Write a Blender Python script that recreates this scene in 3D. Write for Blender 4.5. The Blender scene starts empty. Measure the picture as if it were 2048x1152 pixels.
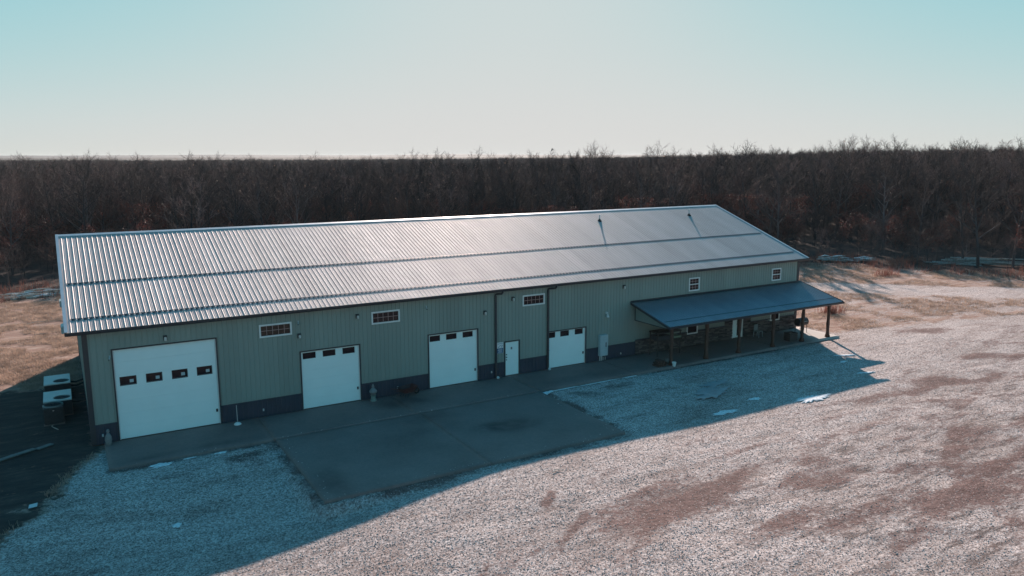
import bpy, math, random
import numpy as np
from mathutils import Vector, Matrix
random.seed(7); rng = np.random.default_rng(11)
R = math.radians
scene = bpy.context.scene
col = scene.collection

# ------------------------------------------------------------------ camera
CAM = Vector((-0.494, -37.529, 12.675)); YAW, PITCH, ROLL = R(30.474), R(9.739), R(-0.098)
fw = Vector((math.sin(YAW)*math.cos(PITCH), math.cos(YAW)*math.cos(PITCH), -math.sin(PITCH)))
rt0 = Vector((math.cos(YAW), -math.sin(YAW), 0)); up0 = rt0.cross(fw)
rt = rt0*math.cos(ROLL)+up0*math.sin(ROLL); up = -rt0*math.sin(ROLL)+up0*math.cos(ROLL)
cd = bpy.data.cameras.new('camera'); cam = bpy.data.objects.new('camera', cd); col.objects.link(cam)
m = Matrix((rt, up, -fw)).transposed().to_4x4(); m.translation = CAM; cam.matrix_world = m
cd.sensor_width = 36; cd.lens = 1544.9/2048*36; cd.clip_start = 0.3; cd.clip_end = 30000
scene.camera = cam

# ------------------------------------------------------------------ light
SUN_EL, SUN_AZ = R(22.0), R(30.6)          # azimuth from +Y towards +X
sdir = Vector((math.sin(SUN_AZ)*math.cos(SUN_EL), math.cos(SUN_AZ)*math.cos(SUN_EL), math.sin(SUN_EL)))
w = bpy.data.worlds.new('World'); scene.world = w; w.use_nodes = True
nt = w.node_tree; nt.nodes.clear()
sky = nt.nodes.new('ShaderNodeTexSky'); sky.sky_type = 'NISHITA'; sky.sun_disc = False
sky.sun_elevation = SUN_EL; sky.sun_rotation = SUN_AZ
sky.altitude = 300; sky.air_density = 1.0; sky.dust_density = 0.3; sky.ozone_density = 6.0
bg = nt.nodes.new('ShaderNodeBackground'); bg.inputs[1].default_value = 0.10
sep = nt.nodes.new('ShaderNodeSeparateColor'); comb = nt.nodes.new('ShaderNodeCombineColor')
nt.links.new(sky.outputs[0], sep.inputs[0])
SKY_GRADE = ((3.75, 2.5, 1.6), (3.74, 2.2, 1.0), (3.68, 2.1, 1.0))   # ceiling, softness and toe of a film-like shoulder, per channel
for i, (top, soft, toe) in enumerate(SKY_GRADE):
    d = nt.nodes.new('ShaderNodeMath'); d.operation = 'DIVIDE'; d.inputs[1].default_value = -soft
    p_ = nt.nodes.new('ShaderNodeMath'); p_.operation = 'EXPONENT'
    q_ = nt.nodes.new('ShaderNodeMath'); q_.operation = 'SUBTRACT'; q_.inputs[0].default_value = 1.0
    k = nt.nodes.new('ShaderNodeMath'); k.operation = 'MULTIPLY'; k.inputs[1].default_value = top
    nt.links.new(sep.outputs[i], d.inputs[0]); nt.links.new(d.outputs[0], p_.inputs[0]); nt.links.new(p_.outputs[0], q_.inputs[1])
    t_ = nt.nodes.new('ShaderNodeMath'); t_.operation = 'POWER'; t_.inputs[1].default_value = toe; nt.links.new(q_.outputs[0], t_.inputs[0]); nt.links.new(t_.outputs[0], k.inputs[0]); nt.links.new(k.outputs[0], comb.inputs[i])
nt.links.new(comb.outputs[0], bg.inputs[0])
wo = nt.nodes.new('ShaderNodeOutputWorld'); nt.links.new(bg.outputs[0], wo.inputs[0])
sl = bpy.data.lights.new('sun', 'SUN'); sl.energy = 5.0; sl.angle = R(0.53); sl.color = (1.0, 0.81, 0.71)
so = bpy.data.objects.new('sun', sl); col.objects.link(so)
so.rotation_euler = sdir.to_track_quat('Z', 'Y').to_euler()
vs = scene.view_settings; scene.display_settings.display_device = 'sRGB'
vs.view_transform = 'Standard'; vs.look = 'None'; vs.gamma = 1; vs.use_curve_mapping = False
vs.exposure = 0.9
scene.render.engine = 'CYCLES'

# ------------------------------------------------------------------ helpers
def tag(o, label=None, cat=None, group=None, kind=None):
    if label: o['label'] = label
    if cat: o['category'] = cat
    if group: o['group'] = group
    if kind: o['kind'] = kind
    return o
def empty(name, loc=(0, 0, 0), rz=0.0, parent=None):
    o = bpy.data.objects.new(name, None); o.empty_display_size = .2
    o.location = loc; o.rotation_euler = (0, 0, rz); o.parent = parent; col.objects.link(o); return o
def link(name, me, parent=None, loc=None, rz=None):
    o = bpy.data.objects.new(name, me); o.parent = parent
    if loc is not None: o.location = loc
    if rz is not None: o.rotation_euler = (0, 0, rz)
    col.objects.link(o); return o
def copy_tree(o, parent=None):
    c = o.copy(); col.objects.link(c); c.parent = parent
    for ch in [x for x in o.children]: copy_tree(ch, c)
    return c
class MB:
    def __init__(s): s.v = []; s.f = []
    def quad(s, *p):
        n = len(s.v); s.v += [tuple(q) for q in p]; s.f.append(tuple(range(n, n+len(p)))); return s
    def box(s, x0, x1, y0, y1, z0, z1, M=None):
        n = len(s.v)
        P = [(x, y, z) for z in (z0, z1) for y in (y0, y1) for x in (x0, x1)]
        if M is not None: P = [tuple(M @ Vector(q)) for q in P]
        s.v += P
        s.f += [tuple(n+i for i in q) for q in ((0, 2, 3, 1), (4, 5, 7, 6), (0, 1, 5, 4), (2, 6, 7, 3), (0, 4, 6, 2), (1, 3, 7, 5))]
        return s
    def tube(s, pts, r, k=8, cap=True):
        pts = [Vector(q) for q in pts]; rs = r if isinstance(r, (list, tuple)) else [r]*len(pts); n0 = len(s.v)
        prev = None
        for i, q in enumerate(pts):
            t = (pts[min(i+1, len(pts)-1)]-pts[max(i-1, 0)]).normalized()
            a = t.cross(Vector((0, 0, 1)))
            if a.length < .05: a = t.cross(Vector((0, 1, 0)))
            a.normalize()
            if prev is not None and a.dot(prev) < 0: a = -a
            prev = a; b = t.cross(a)
            for j in range(k):
                th = 2*math.pi*j/k; s.v.append(tuple(q+a*(rs[i]*math.cos(th))+b*(rs[i]*math.sin(th))))
        for i in range(len(pts)-1):
            for j in range(k):
                s.f.append((n0+i*k+j, n0+i*k+(j+1) % k, n0+(i+1)*k+(j+1) % k, n0+(i+1)*k+j))
        if cap:
            s.f.append(tuple(n0+j for j in range(k))[::-1]); s.f.append(tuple(n0+(len(pts)-1)*k+j for j in range(k)))
        return s
    def lathe(s, prof, c=(0, 0, 0), k=16):
        n0 = len(s.v)
        for (r, z) in prof:
            for j in range(k):
                th = 2*math.pi*j/k; s.v.append((c[0]+r*math.cos(th), c[1]+r*math.sin(th), c[2]+z))
        for i in range(len(prof)-1):
            for j in range(k):
                s.f.append((n0+i*k+j, n0+i*k+(j+1) % k, n0+(i+1)*k+(j+1) % k, n0+(i+1)*k+j))
        s.f.append(tuple(n0+j for j in range(k))[::-1]); s.f.append(tuple(n0+(len(prof)-1)*k+j for j in range(k)))
        return s
    def mesh(s, name, mat, smooth=False):
        me = bpy.data.meshes.new(name); me.from_pydata(s.v, [], s.f)
        if mat: me.materials.append(mat)
        if smooth: me.polygons.foreach_set('use_smooth', [True]*len(me.polygons))
        me.update(); return me
    def build(s, name, mat, parent=None, loc=None, rz=None, smooth=False, bevel=0):
        o = link(name, s.mesh(name, mat, smooth), parent, loc, rz)
        if bevel:
            b = o.modifiers.new('bevel', 'BEVEL'); b.width = bevel; b.segments = 2
        return o
def npmesh(name, V, F, mat, smooth=False):
    """V (n,3) array, F (m,k) array, all faces of the same size"""
    me = bpy.data.meshes.new(name); me.vertices.add(len(V)); me.vertices.foreach_set('co', np.asarray(V, np.float32).ravel())
    k = F.shape[1]; me.loops.add(F.size); me.loops.foreach_set('vertex_index', F.ravel().astype(np.int32))
    me.polygons.add(len(F)); me.polygons.foreach_set('loop_start', np.arange(0, F.size, k, dtype=np.int32))
    me.polygons.foreach_set('loop_total', np.full(len(F), k, np.int32))
    if smooth: me.polygons.foreach_set('use_smooth', np.ones(len(F), bool))
    if mat: me.materials.append(mat)
    me.update(calc_edges=True); me.validate(); return me

# ---- value noise in numpy (for terrain and masks)
_perm = rng.random((256, 256))
def vnoise(x, y):
    xi = np.floor(x).astype(int); yi = np.floor(y).astype(int); xf = x-xi; yf = y-yi
    u = xf*xf*(3-2*xf); v = yf*yf*(3-2*yf); g = lambda a, b: _perm[a & 255, b & 255]
    return (g(xi, yi)*(1-u)+g(xi+1, yi)*u)*(1-v)+(g(xi, yi+1)*(1-u)+g(xi+1, yi+1)*u)*v
def fbm(x, y, o=4):
    t = 0; a = .5
    for i in range(o): t = t+a*vnoise(x*2**i+17.3*i, y*2**i+9.1*i); a *= .5
    return t/(1-.5**o)
def sstep(a, b, x):
    t = np.clip((x-a)/(b-a), 0, 1); return t*t*(3-2*t)

# ------------------------------------------------------------------ materials
class NT:
    def __init__(s, name):
        s.m = bpy.data.materials.new(name); s.m.use_nodes = True; s.t = s.m.node_tree
        s.b = s.t.nodes['Principled BSDF']; s.out = s.t.nodes['Material Output']
    def n(s, typ, **kw):
        o = s.t.nodes.new(typ)
        for k, v in kw.items():
            if k.startswith('i_'): o.inputs[k[2:].replace('_', ' ')].default_value = v
            else: setattr(o, k, v)
        return o
    def l(s, a, b): s.t.links.new(a, b)
    def coord(s, kind='Object'): return s.n('ShaderNodeTexCoord').outputs[kind]
    def noise(s, scale, detail=4, rough=.6, vec=None, stretch=None):
        v = vec or s.pos()
        if stretch:
            mp = s.n('ShaderNodeMapping'); mp.inputs['Scale'].default_value = stretch; s.l(v, mp.inputs[0]); v = mp.outputs[0]
        o = s.n('ShaderNodeTexNoise'); o.inputs['Scale'].default_value = scale; o.inputs['Detail'].default_value = detail
        o.inputs['Roughness'].default_value = rough; s.l(v, o.inputs['Vector']); return o.outputs['Fac']
    def pos(s): return s.n('ShaderNodeNewGeometry').outputs['Position']
    def ramp(s, fac, stops, interp='LINEAR'):
        r = s.n('ShaderNodeValToRGB'); r.color_ramp.interpolation = interp
        e = r.color_ramp.elements
        while len(e) < len(stops): e.new(.5)
        for i, (p, c) in enumerate(stops): e[i].position = p; e[i].color = (*c, 1) if len(c) == 3 else c
        s.l(fac, r.inputs[0]); return r.outputs[0]
    def mix(s, f, a, b, mode='MIX'):
        o = s.n('ShaderNodeMix', data_type='RGBA', blend_type=mode)
        for i, v in ((0, f), (6, a), (7, b)):
            if hasattr(v, 'is_linked'): s.l(v, o.inputs[i])
            else: o.inputs[i].default_value = v if i == 0 else (*v, 1)
        return o.outputs[2]
    def math(s, op, a, b=0.0, c=None, clamp=False):
        o = s.n('ShaderNodeMath', operation=op, use_clamp=clamp)
        for i, v in enumerate((a, b) if c is None else (a, b, c)):
            if hasattr(v, 'is_linked'): s.l(v, o.inputs[i])
            else: o.inputs[i].default_value = v
        return o.outputs[0]
    def bump(s, h, strength=.3, dist=.02):
        o = s.n('ShaderNodeBump'); o.inputs['Strength'].default_value = strength; o.inputs['Distance'].default_value = dist
        s.l(h, o.inputs['Height']); s.l(o.outputs[0], s.b.inputs['Normal']); return o
    def base(s, c, rough=.6, metal=0.0):
        if hasattr(c, 'is_linked'): s.l(c, s.b.inputs['Base Color'])
        else: s.b.inputs['Base Color'].default_value = (*c, 1)
        if hasattr(rough, 'is_linked'): s.l(rough, s.b.inputs['Roughness'])
        else: s.b.inputs['Roughness'].default_value = rough
        s.b.inputs['Metallic'].default_value = metal
def simple(name, c, rough=.6, metal=0.0, var=.12, scale=3.0, bump=0.0, bscale=60, rnd=0.0, stretch=None):
    t = NT(name); f = t.noise(scale, 5, stretch=stretch)
    lo = tuple(x*(1-var) for x in c); hi = tuple(min(1, x*(1+var)) for x in c)
    cc = t.ramp(f, [(.3, lo), (.7, hi)])
    if rnd:
        ri = t.n('ShaderNodeObjectInfo').outputs['Random']
        cc = t.mix(1.0, cc, t.ramp(ri, [(0, (1-rnd,)*3), (1, (1+rnd,)*3)]), 'MULTIPLY')
    rr = t.ramp(t.noise(scale*2.3, 3), [(.3, (max(.02, rough-.07),)*3), (.7, (min(1, rough+.07),)*3)])
    t.base(cc, rr, metal)
    if bump: t.bump(t.noise(bscale, 3), bump, .01)
    return t.m
M = {}
def roofmat():
    t = NT('galvalume_roof_metal')
    f = t.noise(1.2, 4, stretch=(1, .15, .15)); ri = t.n('ShaderNodeObjectInfo').outputs['Random']
    c = t.ramp(f, [(.25, (.43, .39, .377)), (.75, (.53, .485, .47))])
    c = t.mix(1.0, c, t.ramp(ri, [(0, (.90, .90, .90)), (1, (1.0, 1.0, 1.0))]), 'MULTIPLY')
    t.base(c, t.ramp(t.noise(2.0, 4), [(.3, (.63,)*3), (.7, (.70,)*3)]), .62)
    return t.m
M['roof'] = roofmat()
M['porchroof'] = simple('blue_grey_roof_metal', (.25, .30, .35), .38, .68, .08, 1.5, rnd=.06)
M['siding'] = simple('sage_painted_siding', (.245, .29, .258), .5, 0, .07, .8, rnd=.05, stretch=(1, 1, .2))
M['wainscot'] = simple('navy_painted_siding', (.030, .040, .062), .5, 0, .15, 1.2, rnd=.05)
M['trim'] = simple('charcoal_trim', (.035, .036, .042), .45, 0, .1)
M['flash'] = simple('pale_metal_flashing', (.55, .54, .56), .42, .6, .08, 1.5)
M['doorwhite'] = simple('white_door_paint', (.80, .90, .88), .45, 0, .03, 1.0, bump=.05, bscale=14)
M['white'] = simple('white_vinyl', (.78, .77, .75), .4, 0, .04)
M['muntin'] = simple('pale_muntin', (.50, .33, .31), .5, 0, .05)
M['black'] = simple('black_plastic', (.018, .018, .02), .5, 0, .2)
M['darkmetal'] = simple('dark_snow_guard_metal', (.03, .055, .075), .45, .3, .15)
M['steelgrey'] = simple('grey_enamel_cabinet', (.42, .50, .52), .45, 0, .06, 2.5)
M['concrete'] = None
M['wood'] = simple('weathered_post_timber', (.085, .040, .028), .75, 0, .35, 4, .4, 30, .1, (8, 8, .5))
M['beam'] = simple('dark_beam_timber', (.06, .045, .04), .7, 0, .3, 4, .3, 30)
M['hvac'] = simple('beige_hvac_top', (.50, .56, .55), .5, .1, .08, 3)
M['hvacbody'] = simple('dark_hvac_coil', (.045, .05, .055), .6, .3, .2, 6)
M['pipe'] = simple('pale_pvc_pipe', (.60, .60, .58), .5, 0, .08)
M['snow'] = simple('old_snow', (.66, .68, .70), .75, 0, .28, 9, .8, 25)
M['red'] = simple('faded_red_paint', (.07, .022, .02), .5, 0, .3, 5)
M['stoneware'] = simple('grey_cast_stone', (.20, .20, .20), .8, 0, .15, 12, .4, 60)
M['rubber'] = simple('black_rubber', (.02, .02, .02), .8)
M['logwood'] = simple('bleached_log', (.42, .36, .31), .85, 0, .35, 5, .4, 25, .25)
M['greybranch'] = simple('grey_felled_pole', (.22, .24, .23), .8, 0, .3, 5, .3, 25, .3)
M['board'] = simple('grey_weathered_board', (.13, .14, .135), .8, 0, .25, 5, .3, 30)
M['green'] = simple('faded_green_panel', (.20, .26, .19), .6, 0, .12)
M['blue'] = simple('sign_blue', (.03, .10, .22), .5, 0, .05)
def glassmat(name, c, rough=.08):
    t = NT(name); f = t.noise(1.5, 3); t.base(t.ramp(f, [(.3, tuple(x*.7 for x in c)), (.7, tuple(x*1.4 for x in c))]), rough, 0)
    t.b.inputs['Specular IOR Level'].default_value = .25; t.bump(t.noise(2.5, 1), .08, .02); return t.m
M['glass'] = glassmat('dark_window_glass', (.028, .014, .016))
M['glass2'] = glassmat('brown_window_glass', (.035, .022, .018))
def barkmat(name, c):
    t = NT(name); ri = t.n('ShaderNodeObjectInfo').outputs['Random']
    f = t.noise(1.6, 4, stretch=(1, 1, .3)); cc = t.ramp(f, [(.3, tuple(x*.6 for x in c)), (.7, tuple(x*1.4 for x in c))])
    cc = t.mix(1.0, cc, t.ramp(ri, [(0, (.45, .50, .56)), (.5, (1, 1, 1)), (.85, (1.5, 1.2, 1.15)), (1, (2.8, 2.5, 2.4))]), 'MULTIPLY')
    t.base(cc, .85); t.b.inputs['Specular IOR Level'].default_value = .2; return t.m
M['bark'] = barkmat('grey_brown_bark', (.062, .057, .060))
M['twig'] = barkmat('brown_twigs', (.068, .053, .052))
def leafmat(name, c):
    t = NT(name); ri = t.noise(.9, 3); cc = t.ramp(ri, [(.3, tuple(x*.6 for x in c)), (.7, tuple(x*1.5 for x in c))]); t.base(cc, .7)
    tr = t.n('ShaderNodeBsdfTranslucent'); t.l(cc, tr.inputs[0]); mx = t.n('ShaderNodeMixShader'); mx.inputs[0].default_value = .35
    t.l(t.b.outputs[0], mx.inputs[1]); t.l(tr.outputs[0], mx.inputs[2]); t.l(mx.outputs[0], t.out.inputs[0]); return t.m
M['oakleaf'] = leafmat('dead_oak_leaves', (.10, .040, .034))
M['grassblade'] = leafmat('dry_grass', (.38, .275, .215))
M['brush'] = leafmat('red_brush_stems', (.20, .085, .065))
def stonemat():
    t = NT('gravel_stone'); at = t.n('ShaderNodeAttribute', attribute_name='tone').outputs['Fac']
    t.base(t.ramp(at, [(0, (.18, .14, .13)), (.3, (.38, .33, .31)), (.8, (.55, .49, .47)), (1, (.72, .66, .64))]), .9); return t.m
M['gravelstone'] = stonemat()
def veneer():
    t = NT('ledge_stone'); at = t.n('ShaderNodeAttribute', attribute_name='tone').outputs['Fac']
    t.base(t.ramp(at, [(0, (.035, .028, .028)), (.5, (.085, .068, .066)), (1, (.18, .145, .135))]), .85)
    t.bump(t.noise(25, 4), .5, .02); return t.m
M['veneer'] = veneer()
def concretemat():
    t = NT('concrete'); big = t.noise(.35, 5, .6); fine = t.noise(9, 5, .7)
    c = t.ramp(big, [(.3, (.105, .072, .065)), (.5, (.18, .128, .115)), (.7, (.24, .175, .158))])
    c = t.mix(.35, c, t.ramp(fine, [(.3, (.12, .09, .08)), (.7, (.26, .19, .175))]))
    at = t.n('ShaderNodeAttribute', attribute_name='stain').outputs['Fac']
    st = t.math('MULTIPLY', at, t.ramp(t.noise(1.3, 5), [(.3, (.3,)*3), (.6, (1,)*3)]))
    c = t.mix(st, c, (.04, .028, .026))
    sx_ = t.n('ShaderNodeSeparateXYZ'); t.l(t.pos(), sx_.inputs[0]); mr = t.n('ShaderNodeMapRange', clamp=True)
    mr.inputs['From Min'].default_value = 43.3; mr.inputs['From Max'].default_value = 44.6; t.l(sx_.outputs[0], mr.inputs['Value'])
    c = t.mix(mr.outputs[0], c, (.36, .33, .31))  # paler towards the right end: brightness of the sunlit slab put into its colour
    t.base(c, t.ramp(big, [(.3, (.65,)*3), (.7, (.85,)*3)])); t.bump(fine, .15, .01); return t.m
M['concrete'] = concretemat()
def groundmat():
    t = NT('ground_surface')
    A = lambda n: t.n('ShaderNodeAttribute', attribute_name=n).outputs['Fac']
    g, d, fo = A('grass'), A('dirt'), A('leaf')
    n1 = t.noise(.55, 6, .68); n2 = t.noise(2.6, 5, .7); n3 = t.noise(24, 4, .75)
    vor = t.n('ShaderNodeTexVoronoi'); vor.inputs['Scale'].default_value = 20; t.l(t.pos(), vor.inputs['Vector'])
    vor2 = t.n('ShaderNodeTexVoronoi'); vor2.inputs['Scale'].default_value = 5.5; t.l(t.pos(), vor2.inputs['Vector'])
    sepc = t.n('ShaderNodeSeparateColor'); t.l(vor.outputs['Color'], sepc.inputs[0])
    stone = t.ramp(sepc.outputs[0], [(0, (.19, .145, .133)), (.3, (.36, .30, .28)), (.7, (.53, .455, .43)), (1, (.72, .64, .61))])
    stone = t.mix(t.ramp(n3, [(.36, (.45,)*3), (.5, (0,)*3)]), stone, (.20, .145, .125))
    mpr = t.n('ShaderNodeMapping'); mpr.inputs['Rotation'].default_value = (0, 0, R(30)); mpr.inputs['Scale'].default_value = (.28, 1, 1); t.l(t.pos(), mpr.inputs[0])
    streak = t.noise(.9, 6, .7, vec=mpr.outputs[0]); big = t.noise(.12, 4, .6)
    stone = t.mix(1.0, stone, t.ramp(streak, [(.32, (.66, .60, .58)), (.5, (1, 1, 1)), (.7, (1.08, 1.07, 1.07))]), 'MULTIPLY')
    stone = t.mix(1.0, stone, t.ramp(big, [(.35, (.84, .82, .81)), (.6, (1.04, 1.04, 1.04))]), 'MULTIPLY')
    soil = t.ramp(n2, [(.3, (.085, .045, .040)), (.55, (.155, .090, .080)), (.8, (.27, .18, .165))])
    n6 = t.noise(9, 5, .8); soil = t.mix(1.0, soil, t.ramp(n6, [(.38, (.45, .42, .42)), (.52, (1, 1, 1)), (.68, (1.35, 1.3, 1.3))]), 'MULTIPLY')
    peb = t.n('ShaderNodeTexVoronoi'); peb.inputs['Scale'].default_value = 9; t.l(t.pos(), peb.inputs['Vector'])
    soil = t.mix(t.ramp(peb.outputs['Distance'], [(.16, (.8,)*3), (.22, (0,)*3)]), soil, (.48, .42, .40))
    rough_ = t.n('ShaderNodeAttribute', attribute_name='rough').outputs['Fac']
    scuff = t.math('MULTIPLY', rough_, t.ramp(t.noise(1.9, 6, .78, vec=mpr.outputs[0]), [(.50, (0,)*3), (.60, (1,)*3)]))
    stone = t.mix(scuff, stone, (.11, .078, .070))
    # threshold of noise + painted field
    def thr(field, n, a, b):
        s_ = t.math('ADD', t.math('MULTIPLY', field, 1.0), t.math('MULTIPLY', t.math('SUBTRACT', n, .5), 3.3))
        mr = t.n('ShaderNodeMapRange', clamp=True); mr.inputs['From Min'].default_value = a; mr.inputs['From Max'].default_value = b
        t.l(s_, mr.inputs['Value']); return mr.outputs[0]
    n5 = t.noise(6, 5, .75); mixn = t.math('ADD', t.math('ADD', t.math('MULTIPLY', streak, .40), t.math('MULTIPLY', n5, .24)), t.math('ADD', t.math('MULTIPLY', n1, .14), t.math('MULTIPLY', n2, .22)))
    md = t.math('MULTIPLY', thr(d, mixn, .42, .72), .92)
    c = t.mix(md, stone, soil)
    ns = t.noise(2.0, 6, .75, vec=mpr.outputs[0])
    gr = t.ramp(ns, [(.28, (.13, .07, .055)), (.45, (.28, .165, .125)), (.6, (.42, .30, .245)), (.78, (.57, .475, .42))])
    gr = t.mix(t.ramp(n3, [(.35, (.5,)*3), (.6, (0,)*3)]), gr, (.12, .07, .05))
    mg = thr(g, mixn, .40, .62)
    c = t.mix(mg, c, gr)
    lf = t.ramp(ns, [(.3, (.033, .026, .025)), (.55, (.066, .050, .045)), (.75, (.14, .10, .085))])
    c = t.mix(thr(fo, mixn, .38, .6), c, lf)
    t.base(c, .95); t.b.inputs['Specular IOR Level'].default_value = .15
    n4 = t.noise(7, 5, .7); h = t.math('ADD', t.math('MULTIPLY', n4, 1.0), t.math('ADD', t.math('MULTIPLY', n3, .35), t.math('MULTIPLY', streak, 2.2)))
    h = t.math('ADD', h, t.math('MULTIPLY', vor2.outputs['Distance'], -.15))
    t.bump(h, .6, .06); return t.m
M['ground'] = groundmat()

# ------------------------------------------------------------------ ground
BL = 45.9
def poly_x(y, ys, xs): return np.interp(y, ys, xs)
def ellip(X, Y, cx, cy, rx, ry, a=0, s=1.0):
    ca, sa = math.cos(R(a)), math.sin(R(a)); dx, dy = X-cx, Y-cy
    u, v = (dx*ca+dy*sa)/rx, (-dx*sa+dy*ca)/ry
    return s*np.exp(-(u*u+v*v)**1.3*.9)
def seg_dist(X, Y, pts):
    d = np.full(np.shape(X), 1e9)
    for (x0, y0), (x1, y1) in zip(pts[:-1], pts[1:]):
        L2 = (x1-x0)**2+(y1-y0)**2; t = np.clip(((X-x0)*(x1-x0)+(Y-y0)*(y1-y0))/L2, 0, 1)
        d = np.minimum(d, np.hypot(X-x0-t*(x1-x0), Y-y0-t*(y1-y0)))
    return d
EDGE = [(-90, 34), (-20, 44), (-5, 46.5), (5, 49), (22, 49), (40, 44), (58, 36), (72, 26.5), (80, 20), (84, 12), (88, 3), (96, -12), (110, -35)]
def edge_in(X, Y):     # >0 inside the wood (metres beyond its edge)
    ex = [e[0] for e in EDGE]; ey = [e[1] for e in EDGE]
    yl = np.interp(X, ex, ey)
    s = seg_dist(X, Y, EDGE)
    return np.where(Y > yl, s, -s)
def elev(X, Y):
    z = -0.62*sstep(16, 2, X)*sstep(-4.5, -11, Y) - .10*sstep(-6, -16, Y)*sstep(16, 26, X)
    r = np.hypot(X-20, Y)
    far = sstep(45, 120, r)
    z = z + (fbm(X*.12, Y*.12)-.5)*.35*sstep(3, 14, -Y+0*X)*sstep(-11.5, -18, Y)*.5
    az_ = np.degrees(np.arctan2(X-CAM.x, Y-CAM.y)); z = z + 3.4*np.where(np.abs(az_) < 95, sstep(22, 64, az_), 0)*sstep(95, 190, np.hypot(X-CAM.x, Y-CAM.y))
    z = z + (fbm(X*.01+3, Y*.01+5)-.5)*3.0*far
    return z
def fields(X, Y):
    gl = poly_x(Y, [-40, -14, -9, -7.6, -6.3, -3.7, -.9, 0], [-9, -7, -3.9, -3.0, -1.7, -.9, .3, .6])
    inside = sstep(.9, -.9, X-gl+1.6*(fbm(X*.35+2, Y*.35, 3)-.5)*sstep(-1.5, -4, Y))
    behind = sstep(-.2, .6, Y)*sstep(47.0, 46.2, X)
    road = seg_dist(X, Y, [(20, 36), (48, 27), (60, 14), (69, 5.5), (77, -2.0), (90, -13), (110, -30)])
    near_lim = np.interp(X, [46, 50, 54, 62, 75, 95], [-2.4, -3.2, -4.4, -6.0, -10.5, -22])
    rightg = sstep(-1.0, 1.6, Y-near_lim)*sstep(46.2, 47.6, X)
    amp = np.interp(X, [46, 52, 60, 70, 90], [.88, .64, .50, .46, .48])
    g = np.maximum(inside, behind); g = np.maximum(g, rightg*amp)
    beyond = sstep(-.5, 2.5, Y-np.interp(X, [48, 60, 69, 77, 90, 110], [29, 16, 7.6, 0, -11, -28]))*sstep(44, 50, X)
    g = np.maximum(g, beyond*.64)
    g = g*(1-.75*sstep(3.4, 1.2, road+1.6*(fbm(X*.3, Y*.3, 3)-.5))*sstep(44, 50, X))
    g = g*(1-.25*sstep(20, 40, Y)*sstep(4, -4, X)); 
    d = .14+.30*fbm(X*.10+40, Y*.10)
    P = [(18.0, -17.4, 4.3, 1.5, 8, .72), (21.8, -17.0, 2.6, .8, 20, .62), (16.2, -18.6, 3.2, .5, 25, .6), (24.5, -18.6, 3.5, .9, -5, .5), (28.5, -22.5, 4, 1.0, -5, .55), (20.5, -20.6, 3.5, .7, 5, .55), (41.9, -13.1, 2.4, 1.0, -20, .66), (50.6, -11.8, 3.2, .9, -25, .66), (56, -11.0, 3.4, .5, -28, .55), (38, -13.6, 2.0, .5, -10, .5),
         (53.4, -5.2, 3.0, 1.3, -20, .6), (35.2, -18.6, 1.8, .6, 0, .5), (31.9, -21.4, 2.2, .7, -10, .45), (26, -17.2, 2.0, .6, 0, .42),
         (14.3, -15.0, 1.9, .30, 50, .58), (13.6, -17.4, 2.6, .30, 35, .58), (10.2, -17.6, 3.5, .25, 30, .5), (17.4, -14.2, 1.6, .35, 10, .5), (38.5, -15.2, 2.2, .6, -15, .4), (25.6, -4.7, 1.7, .55, 0, .62),
         (23.3, -5.0, 1.3, .6, -30, .6), (46.5, -14, 1.8, .5, -20, .5), (24.5, -22, 3, .6, 0, .35), (21.5, -21.5, 2.6, .8, -10, .45), (29, -19.8, 2.4, .5, -10, .35),
         (2.8, -5.2, 1.2, .5, 10, .45), (5.8, -4.6, 1.3, .6, 20, .6), (-2, -11, 3, .9, 10, .4), (1.5, -8.5, 2.2, .8, 0, .3), (30.5, -5.6, 1.6, .4, 0, .5), (27.5, -6.5, 1.5, .5, 0, .4),
         (60, -9.5, 3, .8, -20, .45), (44.8, -18, 2.5, .6, -20, .4)]
    for a in P: d = np.maximum(d, ellip(X, Y, *a)+.1)
    d = d+.20*sstep(14, 34, X)*sstep(-12, -20, Y)
    for pts_ in (((6, -19.6), (13, -17.2), (21, -15.2), (34, -13.8), (48, -9.5), (60, -6.5)), ((7, -21.2), (13.6, -18.8), (21.6, -16.8), (34.4, -15.4), (48.7, -11.1), (61, -8)),
                 ((12, -26), (22, -21.8), (32, -19.8), (46, -18.5), (64, -16)), ((12.6, -27.7), (22.6, -23.5), (32.3, -21.5), (46.3, -20.2), (64, -17.7)), ((26, -27), (30, -21), (38, -16.5), (52, -12.5), (70, -10)), ((22, -13), (30, -12.6), (40, -13.4), (52, -16))):
        d = d+.22*sstep(.55, .15, seg_dist(X, Y, pts_)+.5*(fbm(X*.8, Y*.8, 2)-.5))*(.3+fbm(X*.3+8, Y*.3))
    # litter along the slab edges
    sd = seg_dist(X, Y, [(.6, -3.55), (7.05, -3.55), (7.1, -10.95), (21.4, -10.85), (21.5, -3.5), (46, -3.5)])
    d = np.maximum(d, .62*sstep(.75, .15, sd)*(.5+fbm(X*.5, Y*.5)))
    d = d - .25*sstep(1.2, .4, np.abs(Y+7.9-.6*(X-40)*-.35))*sstep(36, 40, X)*sstep(50, 44, X)
    e = edge_in(X, Y)
    leaf = sstep(-5, 1, e+3*(fbm(X*.25, Y*.25)-.5))
    leaf = np.maximum(leaf, inside*sstep(13, 10, Y+4*(fbm(X*.4, Y*.4)-.5))*sstep(1.5, -.5, X)*.80)  # left yard: dark soil, also darkens the grass colour where it lies in shade
    return g, np.clip(d, 0, 1), leaf
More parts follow.
